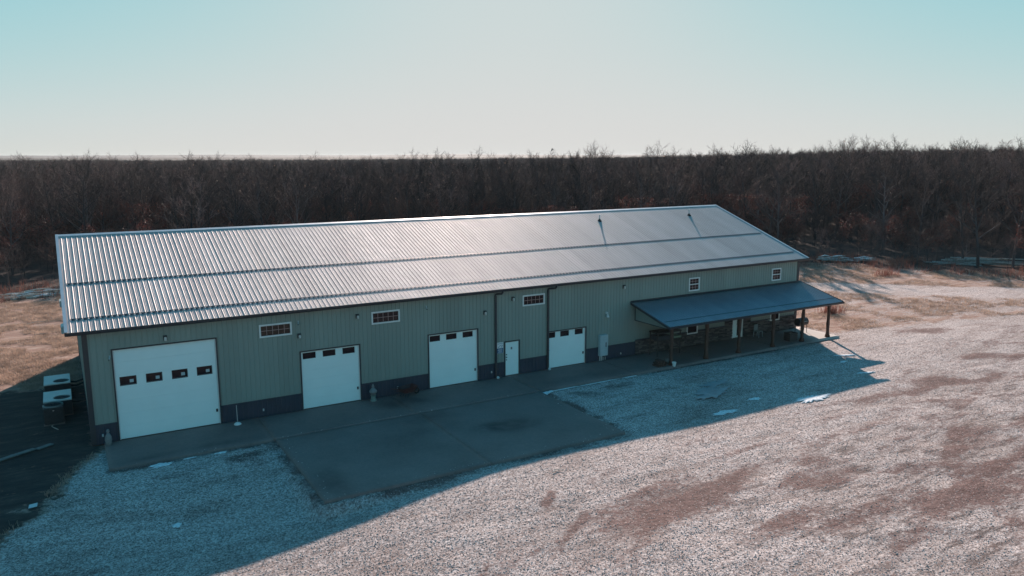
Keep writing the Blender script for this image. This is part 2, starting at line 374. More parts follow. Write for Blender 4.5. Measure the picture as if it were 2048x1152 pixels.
def axis(lo, hi, step, far, grow=1.18):
    a = list(np.arange(lo, hi+step*.5, step)); s = step; x = a[-1]
    while x < far: s *= grow; x += s; a.append(x)
    s = step; x = a[0]; pre = []
    while x > -far: s *= grow; x -= s; pre.append(x)
    return np.array(pre[::-1]+a)
gx = axis(-9, 92, .3, 9000); gy = axis(-30, 48, .3, 9000)
X, Y = np.meshgrid(gx, gy); Z = elev(X, Y)
dens = sstep(2, -2, np.hypot(np.maximum(0, np.maximum(-9-X, X-92)), np.maximum(0, np.maximum(-30-Y, Y-48))))
Zr = (fbm(X*1.1, Y*1.1, 3)-.5)*.09*dens
Zr += (np.abs(fbm(X*.45+7, Y*.9, 3)-.5)*-.16+.03)*dens*sstep(20, 32, X)*sstep(-12, -18, Y)
U_, V_ = (X*math.cos(R(30))-Y*math.sin(R(30))), (X*math.sin(R(30))+Y*math.cos(R(30)))
Zr += (fbm(U_*.45, V_*1.7, 4)-.5)*.16*dens*np.clip(.25+.75*sstep(8, 30, X)*sstep(-12, -19, Y), 0, 1)
# keep the ground below the slabs
slab = ((X > .1) & (X < 46.7) & (Y > -3.7) & (Y < 18.6)) | ((X > 6.8) & (X < 21.6) & (Y > -11.1) & (Y < 0))
Z = np.where(slab, Z*.0-.06, Z+Zr)
far_r = np.hypot(X, Y)
Z = Z-3*sstep(400, 1500, far_r)
nY, nX = X.shape
V = np.stack([X.ravel(), Y.ravel(), Z.ravel()], 1)
ii = np.arange(nY*nX).reshape(nY, nX)
F = np.stack([ii[:-1, :-1].ravel(), ii[:-1, 1:].ravel(), ii[1:, 1:].ravel(), ii[1:, :-1].ravel()], 1)
gm = npmesh('ground', V, F, M['ground'], True)
for nme, arr in zip(('grass', 'dirt', 'leaf'), fields(X, Y)):
    gm.attributes.new(nme, 'FLOAT', 'POINT').data.foreach_set('value', arr.ravel().astype(np.float32))
rough_f = np.clip(.15+.75*sstep(12, 26, X)*sstep(-13, -19, Y)+.35*sstep(34, 46, X)*sstep(-8, -13, Y), 0, .9)
gm.attributes.new('rough', 'FLOAT', 'POINT').data.foreach_set('value', rough_f.ravel().astype(np.float32))
tag(link('ground', gm), kind='structure')
def gz(x, y):
    i = min(max(np.searchsorted(gx, x)-1, 0), nX-2); j = min(max(np.searchsorted(gy, y)-1, 0), nY-2)
    fx = (x-gx[i])/(gx[i+1]-gx[i]); fy = (y-gy[j])/(gy[j+1]-gy[j])
    return float((Z[j, i]*(1-fx)+Z[j, i+1]*fx)*(1-fy)+(Z[j+1, i]*(1-fx)+Z[j+1, i+1]*fx)*fy)
def gza(x, y):
    i = np.clip(np.searchsorted(gx, x)-1, 0, nX-2); j = np.clip(np.searchsorted(gy, y)-1, 0, nY-2)
    fx = (x-gx[i])/(gx[i+1]-gx[i]); fy = (y-gy[j])/(gy[j+1]-gy[j])
    return (Z[j, i]*(1-fx)+Z[j, i+1]*fx)*(1-fy)+(Z[j+1, i]*(1-fx)+Z[j+1, i+1]*fx)*fy

# distant wooded hills
def hills(name, r0, r1, base, amp, seed, nr=14):
    th = np.linspace(R(-50), R(110), 900); rr = np.linspace(r0, r1, nr)
    T, RR = np.meshgrid(th, rr); XX = CAM.x+np.sin(T)*RR; YY = CAM.y+np.cos(T)*RR
    prof = np.sin(np.linspace(0, math.pi, nr))[:, None]**.6
    H = base+amp*(fbm(XX*.0012+seed, YY*.0012)-.3)+2.2*(fbm(XX*.03, YY*.03, 3)-.5)
    ZZ = -6+prof*(H+6)
    i2 = np.arange(T.size).reshape(T.shape)
    FF = np.stack([i2[:-1, :-1].ravel(), i2[1:, :-1].ravel(), i2[1:, 1:].ravel(), i2[:-1, 1:].ravel()], 1)
    t = NT('wooded_'+name); c = t.ramp(t.noise(.05, 5, .8), [(.3, (.03, .035, .035)), (.7, (.10, .085, .075))]); t.base(c, .95); t.bump(t.noise(.12, 3), 1, 4)
    tag(link(name, npmesh(name, np.stack([XX.ravel(), YY.ravel(), ZZ.ravel()], 1), FF, t.m, True)), kind='structure')
hills('distant_hills', 2600, 5200, 12, 14, 3.0)
hills('middle_hills', 1000, 2000, 9.0, 3.0, 9.0)

# ------------------------------------------------------------------ concrete slabs
def slab_sheet(name, poly_fn, x0, x1, y0, y1, z, stains, res=.25, th=.16):
    xs = np.linspace(x0, x1, int((x1-x0)/res)+2); ys = np.linspace(y0, y1, int((y1-y0)/res)+2)
    XX, YY = np.meshgrid(xs, ys)
    if poly_fn: XX, YY = poly_fn(XX, YY)
    ZZ = np.full(XX.shape, z)
    n = XX.size; i2 = np.arange(n).reshape(XX.shape)
    VV = [np.stack([XX.ravel(), YY.ravel(), ZZ.ravel()], 1), np.stack([XX.ravel(), YY.ravel(), ZZ.ravel()-th], 1)]
    FF = [np.stack([i2[:-1, :-1].ravel(), i2[:-1, 1:].ravel(), i2[1:, 1:].ravel(), i2[1:, :-1].ravel()], 1)]
    ring = np.concatenate([i2[0, :], i2[1:, -1], i2[-1, -2::-1], i2[-2:0:-1, 0]])
    nx_ = np.roll(ring, -1); FF.append(np.stack([ring, ring+n, nx_+n, nx_], 1))
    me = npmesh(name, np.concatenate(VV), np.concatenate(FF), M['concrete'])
    st = np.zeros(XX.shape)
    for s_ in stains: st = np.maximum(st, ellip(XX, YY, *s_))
    st = np.concatenate([st.ravel()]*2)
    me.attributes.new('stain', 'FLOAT', 'POINT').data.foreach_set('value', st.astype(np.float32))
    return tag(link(name, me), kind='structure')
def roundc(XX, YY):      # slightly worn, uneven outline
    return XX+.04*(fbm(XX*.7, YY*.7)-.5), YY+.05*(fbm(XX*.6+5, YY*.6)-.5)
PADS = [(7.16, 14.2, -10.82, -3.44), (14.212, 21.3, -10.82, -3.44)]
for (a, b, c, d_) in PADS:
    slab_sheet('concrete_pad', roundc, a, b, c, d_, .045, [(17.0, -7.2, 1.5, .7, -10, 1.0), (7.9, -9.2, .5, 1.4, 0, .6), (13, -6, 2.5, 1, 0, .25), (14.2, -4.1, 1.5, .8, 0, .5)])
xs = [.45, 7.10, 14.0, 21.3, 27.9, 34.0, 40.1, 46.4]
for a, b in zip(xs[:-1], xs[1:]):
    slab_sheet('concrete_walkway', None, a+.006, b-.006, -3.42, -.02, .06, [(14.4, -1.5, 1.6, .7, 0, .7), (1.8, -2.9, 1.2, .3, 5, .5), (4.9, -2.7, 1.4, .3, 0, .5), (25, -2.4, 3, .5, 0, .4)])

# ------------------------------------------------------------------ BUILDING
bld = empty('metal_building', (0, 0, 0))
tag(bld, 'long sage green metal building with pale ribbed roof, navy base and white overhead doors', 'building')
EY, EZ, RY, RZ = -.357, 5.26, 9.144, 8.61
SL = (RZ-EZ)/(RY-EY); ROOFX0, ROOFX1 = -.62, 46.47
WD = 18.288
def rib_profile(x0, x1, pitch, h, minor=True, bw=.056, tw=.026):
    pts = []; x = x0; n = int(round((x1-x0)/pitch))
    for i in range(n):
        a = x0+i*pitch
        pts += [(a-bw/2, 0), (a-tw/2, h), (a+tw/2, h), (a+bw/2, 0)]
        if minor:
            for q in (.36, .64):
                c = a+pitch*q; pts += [(c-.014, 0), (c-.006, h*.22), (c+.006, h*.22), (c+.014, 0)]
    pts.append((x1-bw/2, 0))
    return pts
def roof_panel_mesh(name, wdt, n, y0, z0, y1, z1, mat, h=.0125):
    pr = rib_profile(0, wdt, wdt/n, h); mb = MB()
    d = Vector((0, y1-y0, z1-z0)).normalized(); nrm = Vector((0, -d.z, d.y))
    if nrm.z < 0: nrm = -nrm
    for (xa, ha), (xb, hb) in zip(pr[:-1], pr[1:]):
        A = [Vector((xa, y0, z0))+nrm*ha, Vector((xb, y0, z0))+nrm*hb, Vector((xb, y1, z1))+nrm*hb, Vector((xa, y1, z1))+nrm*ha]
        mb.quad(*A)
    n_ = len(pr)  # underside lip at the eave gives the sheet an edge
    for (xa, ha), (xb, hb) in zip(pr[:-1], pr[1:]):
        mb.quad(Vector((xa, y0, z0))+nrm*(ha-.012), Vector((xb, y0, z0))+nrm*(hb-.012), Vector((xb, y0, z0))+nrm*hb, Vector((xa, y0, z0))+nrm*ha)
    return mb.mesh(name, mat)
NP = 51; PW = (ROOFX1-ROOFX0)/NP
rp = roof_panel_mesh('roof_panel', PW, 4, EY, EZ, RY, RZ, M['roof'])
rpb = roof_panel_mesh('roof_panel_rear', PW, 4, WD-EY, EZ, RY, RZ, M['roof'])
for i in range(NP):
    o = link('roof_panel', rp, bld, (ROOFX0+i*PW, 0, random.uniform(0, .0025)))
    o.rotation_euler = (0, random.uniform(-.0015, .0015), 0)
    link('roof_panel', rpb, bld, (ROOFX0+i*PW, 0, random.uniform(0, .004)))
# deck under the sheets, ridge cap, rake trims, gutter
mb = MB()
for (ya, yb) in ((EY+.02, RY), (WD-EY-.02, RY)):
    za = EZ-.035
    mb.quad((ROOFX0+.03, ya, za), (ROOFX1-.03, ya, za), (ROOFX1-.03, yb, RZ-.035), (ROOFX0+.03, yb, RZ-.035))
    mb.quad((ROOFX0+.03, ya, za-.09), (ROOFX1-.03, ya, za-.09), (ROOFX1-.03, yb, RZ-.125), (ROOFX0+.03, yb, RZ-.125))
mb.build('roof_deck', M['trim'], bld)
mb = MB()
for s_ in (-1, 1):
    mb.quad((ROOFX0-.03, RY, RZ+.034), (ROOFX1+.03, RY, RZ+.034), (ROOFX1+.03, RY+s_*.20, RZ+.034-.20*SL), (ROOFX0-.03, RY+s_*.20, RZ+.034-.20*SL))
    mb.quad((ROOFX0-.03, RY+s_*.20, RZ+.034-.20*SL), (ROOFX1+.03, RY+s_*.20, RZ+.034-.20*SL), (ROOFX1+.03, RY+s_*.205, RZ+.012-.20*SL), (ROOFX0-.03, RY+s_*.205, RZ+.012-.20*SL))
mb.build('ridge_cap', M['flash'], bld)
for xc, xi in ((ROOFX0, 1), (ROOFX1, -1)):
    for (ya, yb) in ((EY-.03, RY), (WD-EY+.03, RY)):
        mb = MB(); xo = xc-xi*.03; xn = xc+xi*.10
        mb.quad((xo, ya, EZ+.045), (xn, ya, EZ+.045), (xn, yb, RZ+.045), (xo, yb, RZ+.045))
        mb.quad((xo, ya, EZ+.045), (xo, yb, RZ+.045), (xo, yb, RZ-.12), (xo, ya, EZ-.12))
        mb.quad((xo, ya, EZ-.12), (xo, yb, RZ-.12), (xo+xi*.03, yb, RZ-.12), (xo+xi*.03, ya, EZ-.12))
        mb.quad((xn, ya, EZ+.045), (xn, yb, RZ+.045), (xn, yb, RZ+.0), (xn, ya, EZ+.0))
        mb.build('rake_trim', M['flash'], bld)
def gutter(x0, x1, yo, zt, mat, parent, sgn=-1, name='gutter'):
    prof = [(0, 0), (0, -.11), (sgn*.07, -.13), (sgn*.115, -.075), (sgn*.125, 0), (sgn*.115, -.004), (sgn*.105, -.07), (sgn*.066, -.118), (sgn*.008, -.10), (sgn*.008, 0)]
    mb = MB()
    for a, b in zip(prof, prof[1:]+prof[:1]):
        mb.quad((x0, yo+a[0], zt+a[1]), (x1, yo+a[0], zt+a[1]), (x1, yo+b[0], zt+b[1]), (x0, yo+b[0], zt+b[1]))
    for x in (x0, x1): mb.quad(*[(x, yo+a[0], zt+a[1]) for a in prof[:5]])
    return mb.build(name, mat, parent)
gutter(ROOFX0-.03, ROOFX1+.03, EY+.012, EZ-.012, M['trim'], bld)
gutter(ROOFX0-.03, ROOFX1+.03, WD-EY-.012, EZ-.012, M['trim'], bld, 1)
mb = MB(); mb.quad((0, EY+.02, 5.13), (BL, EY+.02, 5.13), (BL, 0, 5.13), (0, 0, 5.13)); mb.build('soffit', M['flash'], bld)
# snow guards: a rail on the ribs and a plate in every pan
def roof_pt(x, y, h=0): 
    return Vector((x, y, EZ+(y-EY)*SL))+Vector((0, -SL, 1)).normalized()*h
RT = Matrix.Rotation(math.atan(SL), 4, 'X')
pl = MB(); pl.box(-.055, .055, -.010, .010, .0, .022); pl.box(-.060, .060, -.13, .01, 0, .009)
plm = pl.mesh('snow_guard_plate', M['darkmetal'])
for yy in (.72, 3.90):
    mb = MB(); a = roof_pt(ROOFX0+.24, yy, 0); L_ = ROOFX1-.3-(ROOFX0+.24)
    mb.box(0, L_, -.014, .014, .010, .026, RT); rail = mb.build('snow_guard_rail', M['darkmetal'], bld, a)
    rb = MB()
    nb = int(L_/(PW/4)); lim = 290
    for k in range(nb):
        x = PW/4*(k+.5)
        o = link('snow_guard_plate', plm, rail, (x, 0, 0)); o.rotation_euler = (math.atan(SL), 0, 0); o.location = (x, -.03, .002)

# ---- front wall openings (x0,x1,z0,z1)
DOORS = [(1.10, 5.42, 4.22), (9.38, 12.40, 3.03), (16.33, 19.31, 3.05), (24.06, 26.80, 2.30)]
MAN = (21.10, 22.06, 2.08)
TRANSOM = [(7.45, 8.97, 4.02, 4.62), (13.13, 14.66, 4.04, 4.66), (22.30, 23.77, 4.08, 4.68)]
DH = [(35.17, 36.08, 3.79, 4.64), (43.08, 43.99, 3.83, 4.67)]
LOW = [(35.13, 36.07, .86, 1.90), (43.16, 44.07, .90, 1.92)]
FRONT = (39.36, 40.36, 0, 2.06)
OPEN = [(a, b, 0, h) for a, b, h in DOORS]+[(MAN[0], MAN[1], 0, MAN[2])]+TRANSOM+DH+LOW+[FRONT]
def wall_sheet(name, x0, x1, z0, z1, mat, pitch, h=.02, off=0.0, flip=False):
    pr = rib_profile(x0, x1, pitch, h, minor=False, bw=.05, tw=.026)
    # split segments at opening edges
    xsb = sorted({v for o in OPEN for v in (o[0], o[1]) if x0 < v < x1})
    segs = []
    for (xa, ha), (xb, hb) in zip(pr[:-1], pr[1:]):
        cuts = [xa]+[v for v in xsb if xa < v < xb]+[xb]
        for a, b in zip(cuts[:-1], cuts[1:]):
            f = lambda v: ha+(hb-ha)*(v-xa)/max(1e-9, xb-xa)
            segs.append((a, f(a), b, f(b)))
    mb = MB()
    for a, ha, b, hb in segs:
        mid = (a+b)/2; zs = [(z0, z1)]
        for o in OPEN:
            if o[0] <= mid <= o[1]:
                nz = []
                for p_, q_ in zs:
                    if o[3] <= p_ or o[2] >= q_: nz.append((p_, q_)); continue
                    if o[2] > p_: nz.append((p_, o[2]))
                    if o[3] < q_: nz.append((o[3], q_))
                zs = nz
        for p_, q_ in zs:
            mb.quad((a, off-ha, p_), (b, off-hb, p_), (b, off-hb, q_), (a, off-ha, q_))
    return mb
nW = 50; pw = BL/nW
for i in range(nW):
    mb = wall_sheet('wall_panel', i*pw+.03, (i+1)*pw+.03, .93, 5.14, M['siding'], pw/4)
    if mb.f: mb.build('wall_panel', M['siding'], bld)
    if (i+1)*pw < 30.95:
        mb = wall_sheet('wainscot_panel', i*pw+.03, (i+1)*pw+.03, .02, .88, M['wainscot'], pw/4, off=-.002)
        if mb.f: mb.build('wainscot_panel', M['wainscot'], bld)
# structural backing with openings (keeps the wall closed from behind)
def cut_rects(x0, x1, z0, z1):
    xs_ = sorted({x0, x1}|{v for o in OPEN for v in o[:2] if x0 < v < x1}); out = []
    for a, b in zip(xs_[:-1], xs_[1:]):
        mid = (a+b)/2; zs = [(z0, z1)]
        for o in OPEN:
            if o[0] <= mid <= o[1]:
                nz = []
                for p_, q_ in zs:
                    if o[3] <= p_ or o[2] >= q_: nz.append((p_, q_)); continue
                    if o[2] > p_: nz.append((p_, o[2]))
                    if o[3] < q_: nz.append((o[3], q_))
                zs = nz
        out += [(a, b, p_, q_) for p_, q_ in zs]
    return out
mb = MB()
for a, b, p_, q_ in cut_rects(.02, BL-.02, 0, 5.13): mb.box(a, b, .02, .16, p_, q_)
mb.build('wall_core', M['wainscot'], bld)
# wainscot cap trim, base trim, corner trims
for a, b, p_, q_ in cut_rects(.1, 30.70, .885, .925): MB().box(a, b, -.045, .01, .88, .925).build('wainscot_trim', M['wainscot'], bld)
for xa, xb in ((-.03, .17), (BL-.16, BL+.03)):
    MB().box(xa, xb, -.04, .02, .03, 5.13).build('corner_trim', M['trim'], bld)
for xa, xb in ((-.04, .0), (BL, BL+.04)):
    MB().box(xa, xb, -.036, .15, .03, 5.13).build('corner_trim', M['trim'], bld)
    MB().box(xa, xb, WD-.15, WD+.03, .03, 5.13).build('corner_trim', M['trim'], bld)
# end walls and rear wall
for sx, xw in ((-1, 0.0), (1, BL)):
    mb = MB(); pr = rib_profile(.15, WD-.15, (WD-.3)/78, .02, minor=False, bw=.05, tw=.026)
    zt = lambda y: EZ-.14+min(y+.357, WD+.357-y)*SL
    lo = MB()
    for (ya, ha), (yb, hb) in zip(pr[:-1], pr[1:]):
        mb.quad((xw+sx*ha, ya, .93), (xw+sx*hb, yb, .93), (xw+sx*hb, yb, zt(yb)), (xw+sx*ha, ya, zt(ya)))
        lo.quad((xw+sx*ha, ya, .0), (xw+sx*hb, yb, .0), (xw+sx*hb, yb, .93), (xw+sx*ha, ya, .93))
    mb.build('end_wall', M['siding'], bld); lo.build('end_wainscot', M['wainscot'], bld)
mb = MB().box(.02, BL-.02, WD-.1, WD, 0, 5.13); mb.build('rear_wall', M['siding'], bld)

# ---- overhead doors
def overhead_door(x0, x1, h, wins, nsec, glint):
    d = empty('overhead_door', (0, 0, 0), parent=bld)
    yb = .055; sh = (h-.07)/nsec
    for k in range(nsec):      # horizontal sections
        z0 = .075+k*sh; z1 = z0+sh-.003
        mb = MB(); ws = [w_ for w_ in wins if w_[2] < z1 and w_[3] > z0]
        if not ws: mb.box(x0+.045, x1-.045, yb, yb+.045, z0, z1)
        else:
            zz0, zz1 = max(z0+.02, ws[0][2]), min(z1-.02, ws[0][3]); xsw = [x0+.045]
            for w_ in ws: xsw += [w_[0], w_[1]]
            xsw.append(x1-.045)
            mb.box(x0+.045, x1-.045, yb, yb+.045, z0, zz0); mb.box(x0+.045, x1-.045, yb, yb+.045, zz1, z1)
            for a, b in zip(xsw[0::2], xsw[1::2]): mb.box(a, b, yb, yb+.045, zz0, zz1)
            for w_ in ws:
                f = MB(); a, b = w_[0], w_[1]
                f.box(a-.02, b+.02, yb-.008, yb, zz0-.022, zz0); f.box(a-.02, b+.02, yb-.008, yb, zz1, zz1+.022)
                f.box(a-.02, a, yb-.008, yb, zz0, zz1); f.box(b, b+.02, yb-.008, yb, zz0, zz1)
                wf = f.build('window', M['black'] if glint else M['doorwhite'], d)
                MB().box(a, b, yb+.022, yb+.03, zz0, zz1).build('pane', M['glass'], d)
                if glint: MB().box(a+.38, a+.54, yb+.014, yb+.0215, zz0+.09, zz0+.23).build('reflection_patch', M['steelgrey'], d)  # pale plate stands in for the bright reflection in each pane
        mb.build('door_section', M['doorwhite'], d)
    # dark jamb trim and weather strip
    t = MB(); t.box(x0-.06, x0, -.045, .06, .065, h+.06); t.box(x1, x1+.06, -.045, .06, .065, h+.06); t.box(x0, x1, -.045, .06, h, h+.06)
    t.build('jamb_trim', M['trim'], d)
    MB().box(x0+.005, x1-.005, yb-.005, yb+.05, .06, .075).build('weather_strip', M['rubber'], d)
    for a, b in ((x0, x0+.04), (x1-.04, x1)): MB().box(a, b, .02, .10, .066, h).build('door_track', M['white'], d)
    k = MB(); k.box(x1-.17, x1-.09, yb-.03, yb, .66, .80); k.box(x1-.15, x1-.11, yb-.05, yb-.03, .70, .76); k.build('lock_box', M['black'], d)
    return d
W1 = [(1.31, 1.95, 2.56, 2.93), (2.38, 3.02, 2.56, 2.93), (3.46, 4.10, 2.56, 2.93), (4.54, 5.18, 2.56, 2.93)]
W2 = [(9.48, 10.14, 2.64, 2.96), (10.50, 11.16, 2.64, 2.96), (11.53, 12.18, 2.64, 2.96)]
W3 = [(16.41, 17.04, 2.66, 2.98), (17.40, 18.05, 2.66, 2.98), (18.42, 19.06, 2.66, 2.98)]
W4 = [(24.10, 24.62, 1.92, 2.26), (24.98, 25.62, 1.92, 2.26), (26.04, 26.64, 1.92, 2.26)]
overhead_door(*DOORS[0], W1, 7, True)
overhead_door(*DOORS[1], W2, 6, False); overhead_door(*DOORS[2], W3, 6, False); overhead_door(*DOORS[3], W4, 4, False)

# ---- walk door
d = empty('walk_door', parent=bld); x0, x1, h = MAN
MB().box(x0+.035, x1-.035, .01, .055, .085, h-.03).build('door_leaf', M['doorwhite'], d)
t = MB(); t.box(x0-.05, x0+.03, -.03, .06, .062, h+.05); t.box(x1-.03, x1+.05, -.03, .06, .062, h+.05); t.box(x0+.03, x1-.03, -.03, .06, h-.025, h+.05); t.box(x0+.03, x1-.03, -.01, .07, .062, .08)
t.build('door_frame', M['trim'], d)
for z, r in ((1.33, .035), (1.17, .037), (1.02, .03)):
    mb = MB(); mb.lathe([(r, 0), (r, .012), (r*.6, .03), (r*.8, .05), (r*.4, .065)], k=12)
    o = mb.build('knob', M['black'], d, (x0+.11, .01, z)); o.rotation_euler = (R(90), 0, 0)
mb = MB(); mb.box(x0+.40, x0+.50, .0, .01, 1.60, 1.74); mb.build('door_plaque', M['stoneware'], d)

# ---- windows
def window(x0, x1, z0, z1, nx_, nz_, split=False, glass='glass'):
    w_ = empty('window', parent=bld); f = .055
    t = MB(); t.box(x0-.02, x1+.02, -.055, .03, z0-.02, z0+f); t.box(x0-.02, x1+.02, -.055, .03, z1-f, z1+.02)
    t.box(x0-.02, x0+f, -.055, .03, z0+f, z1-f); t.box(x1-f, x1+.02, -.055, .03, z0+f, z1-f)
    t.build('window_frame', M['white'], w_)
    zz = [(z0+f, z1-f)]
    if split:
        zm = (z0+z1)/2; zz = [(z0+f, zm-.025), (zm+.025, z1-f)]
        MB().box(x0+f, x1-f, -.04, .02, zm-.025, zm+.025).build('meeting_rail', M['white'], w_)
    for (a, b) in zz:
        px = (x1-x0-2*f)/nx_; pz = (b-a)/nz_
        for i in range(nx_):
            for j in range(nz_):
                MB().box(x0+f+i*px+.007, x0+f+(i+1)*px-.007, -.012+random.uniform(-.002, .002), 0, a+j*pz+.007, a+(j+1)*pz-.007).build('pane', M[glass], w_)
        g = MB()
        for i in range(1, nx_): g.box(x0+f+i*px-.008, x0+f+i*px+.008, -.022, -.001, a, b)
        for j in range(1, nz_): g.box(x0+f, x1-f, -.0245, -.001, a+j*pz-.008, a+j*pz+.008)
        if g.f: g.build('muntin', M['muntin'], w_)
    MB().box(x0, x1, .031, .04, z0, z1).build('window_back', M['black'], w_)
for i, t_ in enumerate(TRANSOM): window(*t_, 5, 2, glass=('glass2', 'glass', 'glass')[i])
for t_ in DH: window(*t_, 3, 2, True)
for t_ in LOW: window(*t_, 1, 1, True)

# ---- stone veneer: ledge stones around the right half of the front
sv, sf, tone = [], [], []
def stone(x0, x1, z0, z1):
    dpt = random.uniform(.05, .11); j = lambda: random.uniform(-.004, .004); n = len(sv)
    sv.extend([(x0, -.004, z0), (x1, -.004, z0), (x1, -.004, z1), (x0, -.004, z1),
               (x0+.006+j(), -dpt+j(), z0+.006+j()), (x1-.006+j(), -dpt+j(), z0+.006+j()), (x1-.006+j(), -dpt+j(), z1-.006+j()), (x0+.006+j(), -dpt+j(), z1-.006+j())])
    sf.extend([tuple(n+k for k in q) for q in ((4, 5, 6, 7), (0, 1, 5, 4), (3, 7, 6, 2), (0, 4, 7, 3), (1, 2, 6, 5))]); tone.extend([random.random()]*8)
def stones(x0, x1, z0, z1):
    z = z0
    while z < z1-.02:
        hh = min(random.uniform(.05, .11), z1-z); x = x0
        while x < x1-.02:
            ww = random.uniform(.16, .5)
            if x1-x-ww < .12: ww = x1-x
            mid = x+ww/2
            if not any(o[0]-.03 < x+ww and x < o[1]+.03 and o[2]-.03 < z+hh and z < o[3]+.03 for o in OPEN): stone(x, x+ww-.006, z, z+hh-.006)
            x += ww
        z += hh
for a, b, zt_ in ((30.73, 34.9, 1.0), (34.9, 35.10, 1.0), (35.10, 36.10, .84), (36.10, 38.62, 1.02), (38.62, 39.33, 2.35), (40.39, 41.1, 2.35), (41.1, 43.13, 1.04), (43.13, 44.1, .87), (44.1, BL-.17, 1.08)):
    stones(a, b, .062, zt_)
stones(39.33, 40.39, 2.14, 2.35)
me = bpy.data.meshes.new('stone_veneer'); me.from_pydata(sv, [], sf); me.materials.append(M['veneer'])
me.attributes.new('tone', 'FLOAT', 'POINT').data.foreach_set('value', tone)
o = link('stone_veneer', me, bld); o['kind'] = 'stuff'
cp = MB()
for a, b, z_ in ((30.73, 35.08, 1.0), (36.12, 38.6, 1.02), (41.12, 43.1, 1.04), (44.12, BL-.17, 1.08)): cp.box(a, b, -.12, -.004, z_+.004, z_+.04)
cp.build('stone_cap', M['wainscot'], bld)

# ---- front door under the porch
d = empty('entry_door', parent=bld)
MB().box(39.42, 39.84, .0, .05, .075, 2.0).build('door_leaf', M['doorwhite'], d)
MB().box(39.86, 40.08, .02, .03, .2, 1.9).build('pane', M['glass'], d)
MB().box(40.10, 40.30, .0, .05, .075, 2.0).build('door_leaf', M['doorwhite'], d)
t = MB(); t.box(39.36, 39.41, -.06, .06, .062, 2.06); t.box(40.31, 40.36, -.06, .06, .062, 2.06); t.box(39.41, 40.31, -.06, .06, 2.01, 2.06); t.build('door_frame', M['white'], d)
t = MB(); t.box(39.86, 40.08, 0, .05, .075, .2); t.box(39.86, 40.08, 0, .05, 1.9, 2.0); t.build('door_rail', M['doorwhite'], d)
mb = MB(); mb.tube([(39.78, -.01, 1.0), (39.78, -.06, 1.0), (39.78, -.06, 1.25), (39.78, -.01, 1.25)], .014, 6); mb.build('door_handle', M['black'], d)

# ---- downspouts
def downspout(x, ztop, off):
    mb = MB(); y = -.075
    mb.box(x-.055, x+.055, y-.045, y+.035, .12, ztop-.32)
    pts = [(x, y-.005, ztop-.32), (x+.03, y-.02, ztop-.24), (x+off-.03, -.36, ztop-.20), (x+off, -.40, ztop-.12), (x+off, -.41, ztop-.02)]
    mb.tube(pts, .058, 8); mb.tube([(x, y, .14), (x, y-.03, .09), (x, y-.16, .075)], .055, 8)
    o = mb.build('downspout', M['trim'], bld)
    for z in (1.2, 3.2): MB().box(x-.07, x+.07, y-.052, y+.04, z, z+.04).build('strap', M['trim'], o)
downspout(20.47, 5.20, .28); downspout(24.02, 5.20, .36)

# ---- roof vent pipes
for i, (x, y) in enumerate(((33.29, 7.39), (42.04, 7.50))):
    zb = EZ+(y-EY)*SL
    v = empty('roof_vent_pipe', (x, y, zb), parent=bld)
    mb = MB(); mb.lathe([(.17, -.06), (.15, .03), (.07, .12), (.05, .16)], k=14); mb.build('boot', M['rubber'], v)
    mb = MB(); mb.lathe([(.045, .10), (.045, .42), (.058, .42), (.058, .48), (.04, .48)], k=12); mb.build('pipe', M['pipe'], v)

# ---- porch
PX0, PX1, PYO, PZT, PZE = 30.27, 46.20, -3.66, 3.52, 2.60
psl = (PZT-PZE)/(-PYO); npp = 17; ppw = (PX1-PX0)/npp
porch = empty('porch_roof', parent=bld)
ppm = roof_panel_mesh('porch_panel', ppw, 4, PYO, PZE, -.03, PZT, M['porchroof'], .034)
for i in range(npp): link('porch_panel', ppm, porch, (PX0+i*ppw, 0, random.uniform(0, .003)))
mb = MB(); mb.box(PX0, PX1, -.06, -.03, PZT-.02, PZT+.09); mb.quad((PX0, -.06, PZT+.05), (PX1, -.06, PZT+.05), (PX1, -.20, PZT+.012), (PX0, -.20, PZT+.012)); mb.build('wall_flashing', M['trim'], porch)
for xc in (PX0-.02, PX1-.005):
    mb = MB(); mb.quad((xc, PYO-.02, PZE+.035), (xc+.025, PYO-.02, PZE+.035), (xc+.025, -.03, PZT+.035), (xc, -.03, PZT+.035))
    for s_ in (0, .025): mb.quad((xc+s_, PYO-.02, PZE+.035), (xc+s_, -.03, PZT+.035), (xc+s_, -.03, PZT-.15), (xc+s_, PYO-.02, PZE-.15))
    mb.quad((xc, PYO-.02, PZE-.15), (xc+.025, PYO-.02, PZE-.15), (xc+.025, PYO-.02, PZE+.035), (xc, PYO-.02, PZE+.035))
    mb.build('porch_rake', M['trim'], porch)
mb = MB(); mb.quad((PX0+.01, PYO+.02, PZE-.03), (PX1-.01, PYO+.02, PZE-.03), (PX1-.01, -.04, PZT-.03), (PX0+.01, -.04, PZT-.03)); mb.build('porch_ceiling', M['trim'], porch)
gutter(PX0-.02, PX1+.02, PYO+.01, PZE-.01, M['trim'], porch)
PR = Matrix.Rotation(math.atan(psl), 4, 'X')
rail = MB().box(0, PX1-PX0-.3, -.014, .014, .026, .05, PR).build('porch_snow_rail', M['darkmetal'], porch, (PX0+.15, PYO+.62, PZE+.62*psl))
PY = -3.08
MB().box(PX0+.32, PX1-.25, PY-.10, PY-.055, PZE-.24+.12, PZE+.08).build('porch_beam', M['beam'], bld)
MB().box(PX0+.32, PX1-.25, PY+.055, PY+.10, PZE-.24+.12, PZE+.08).build('porch_beam', M['beam'], bld)
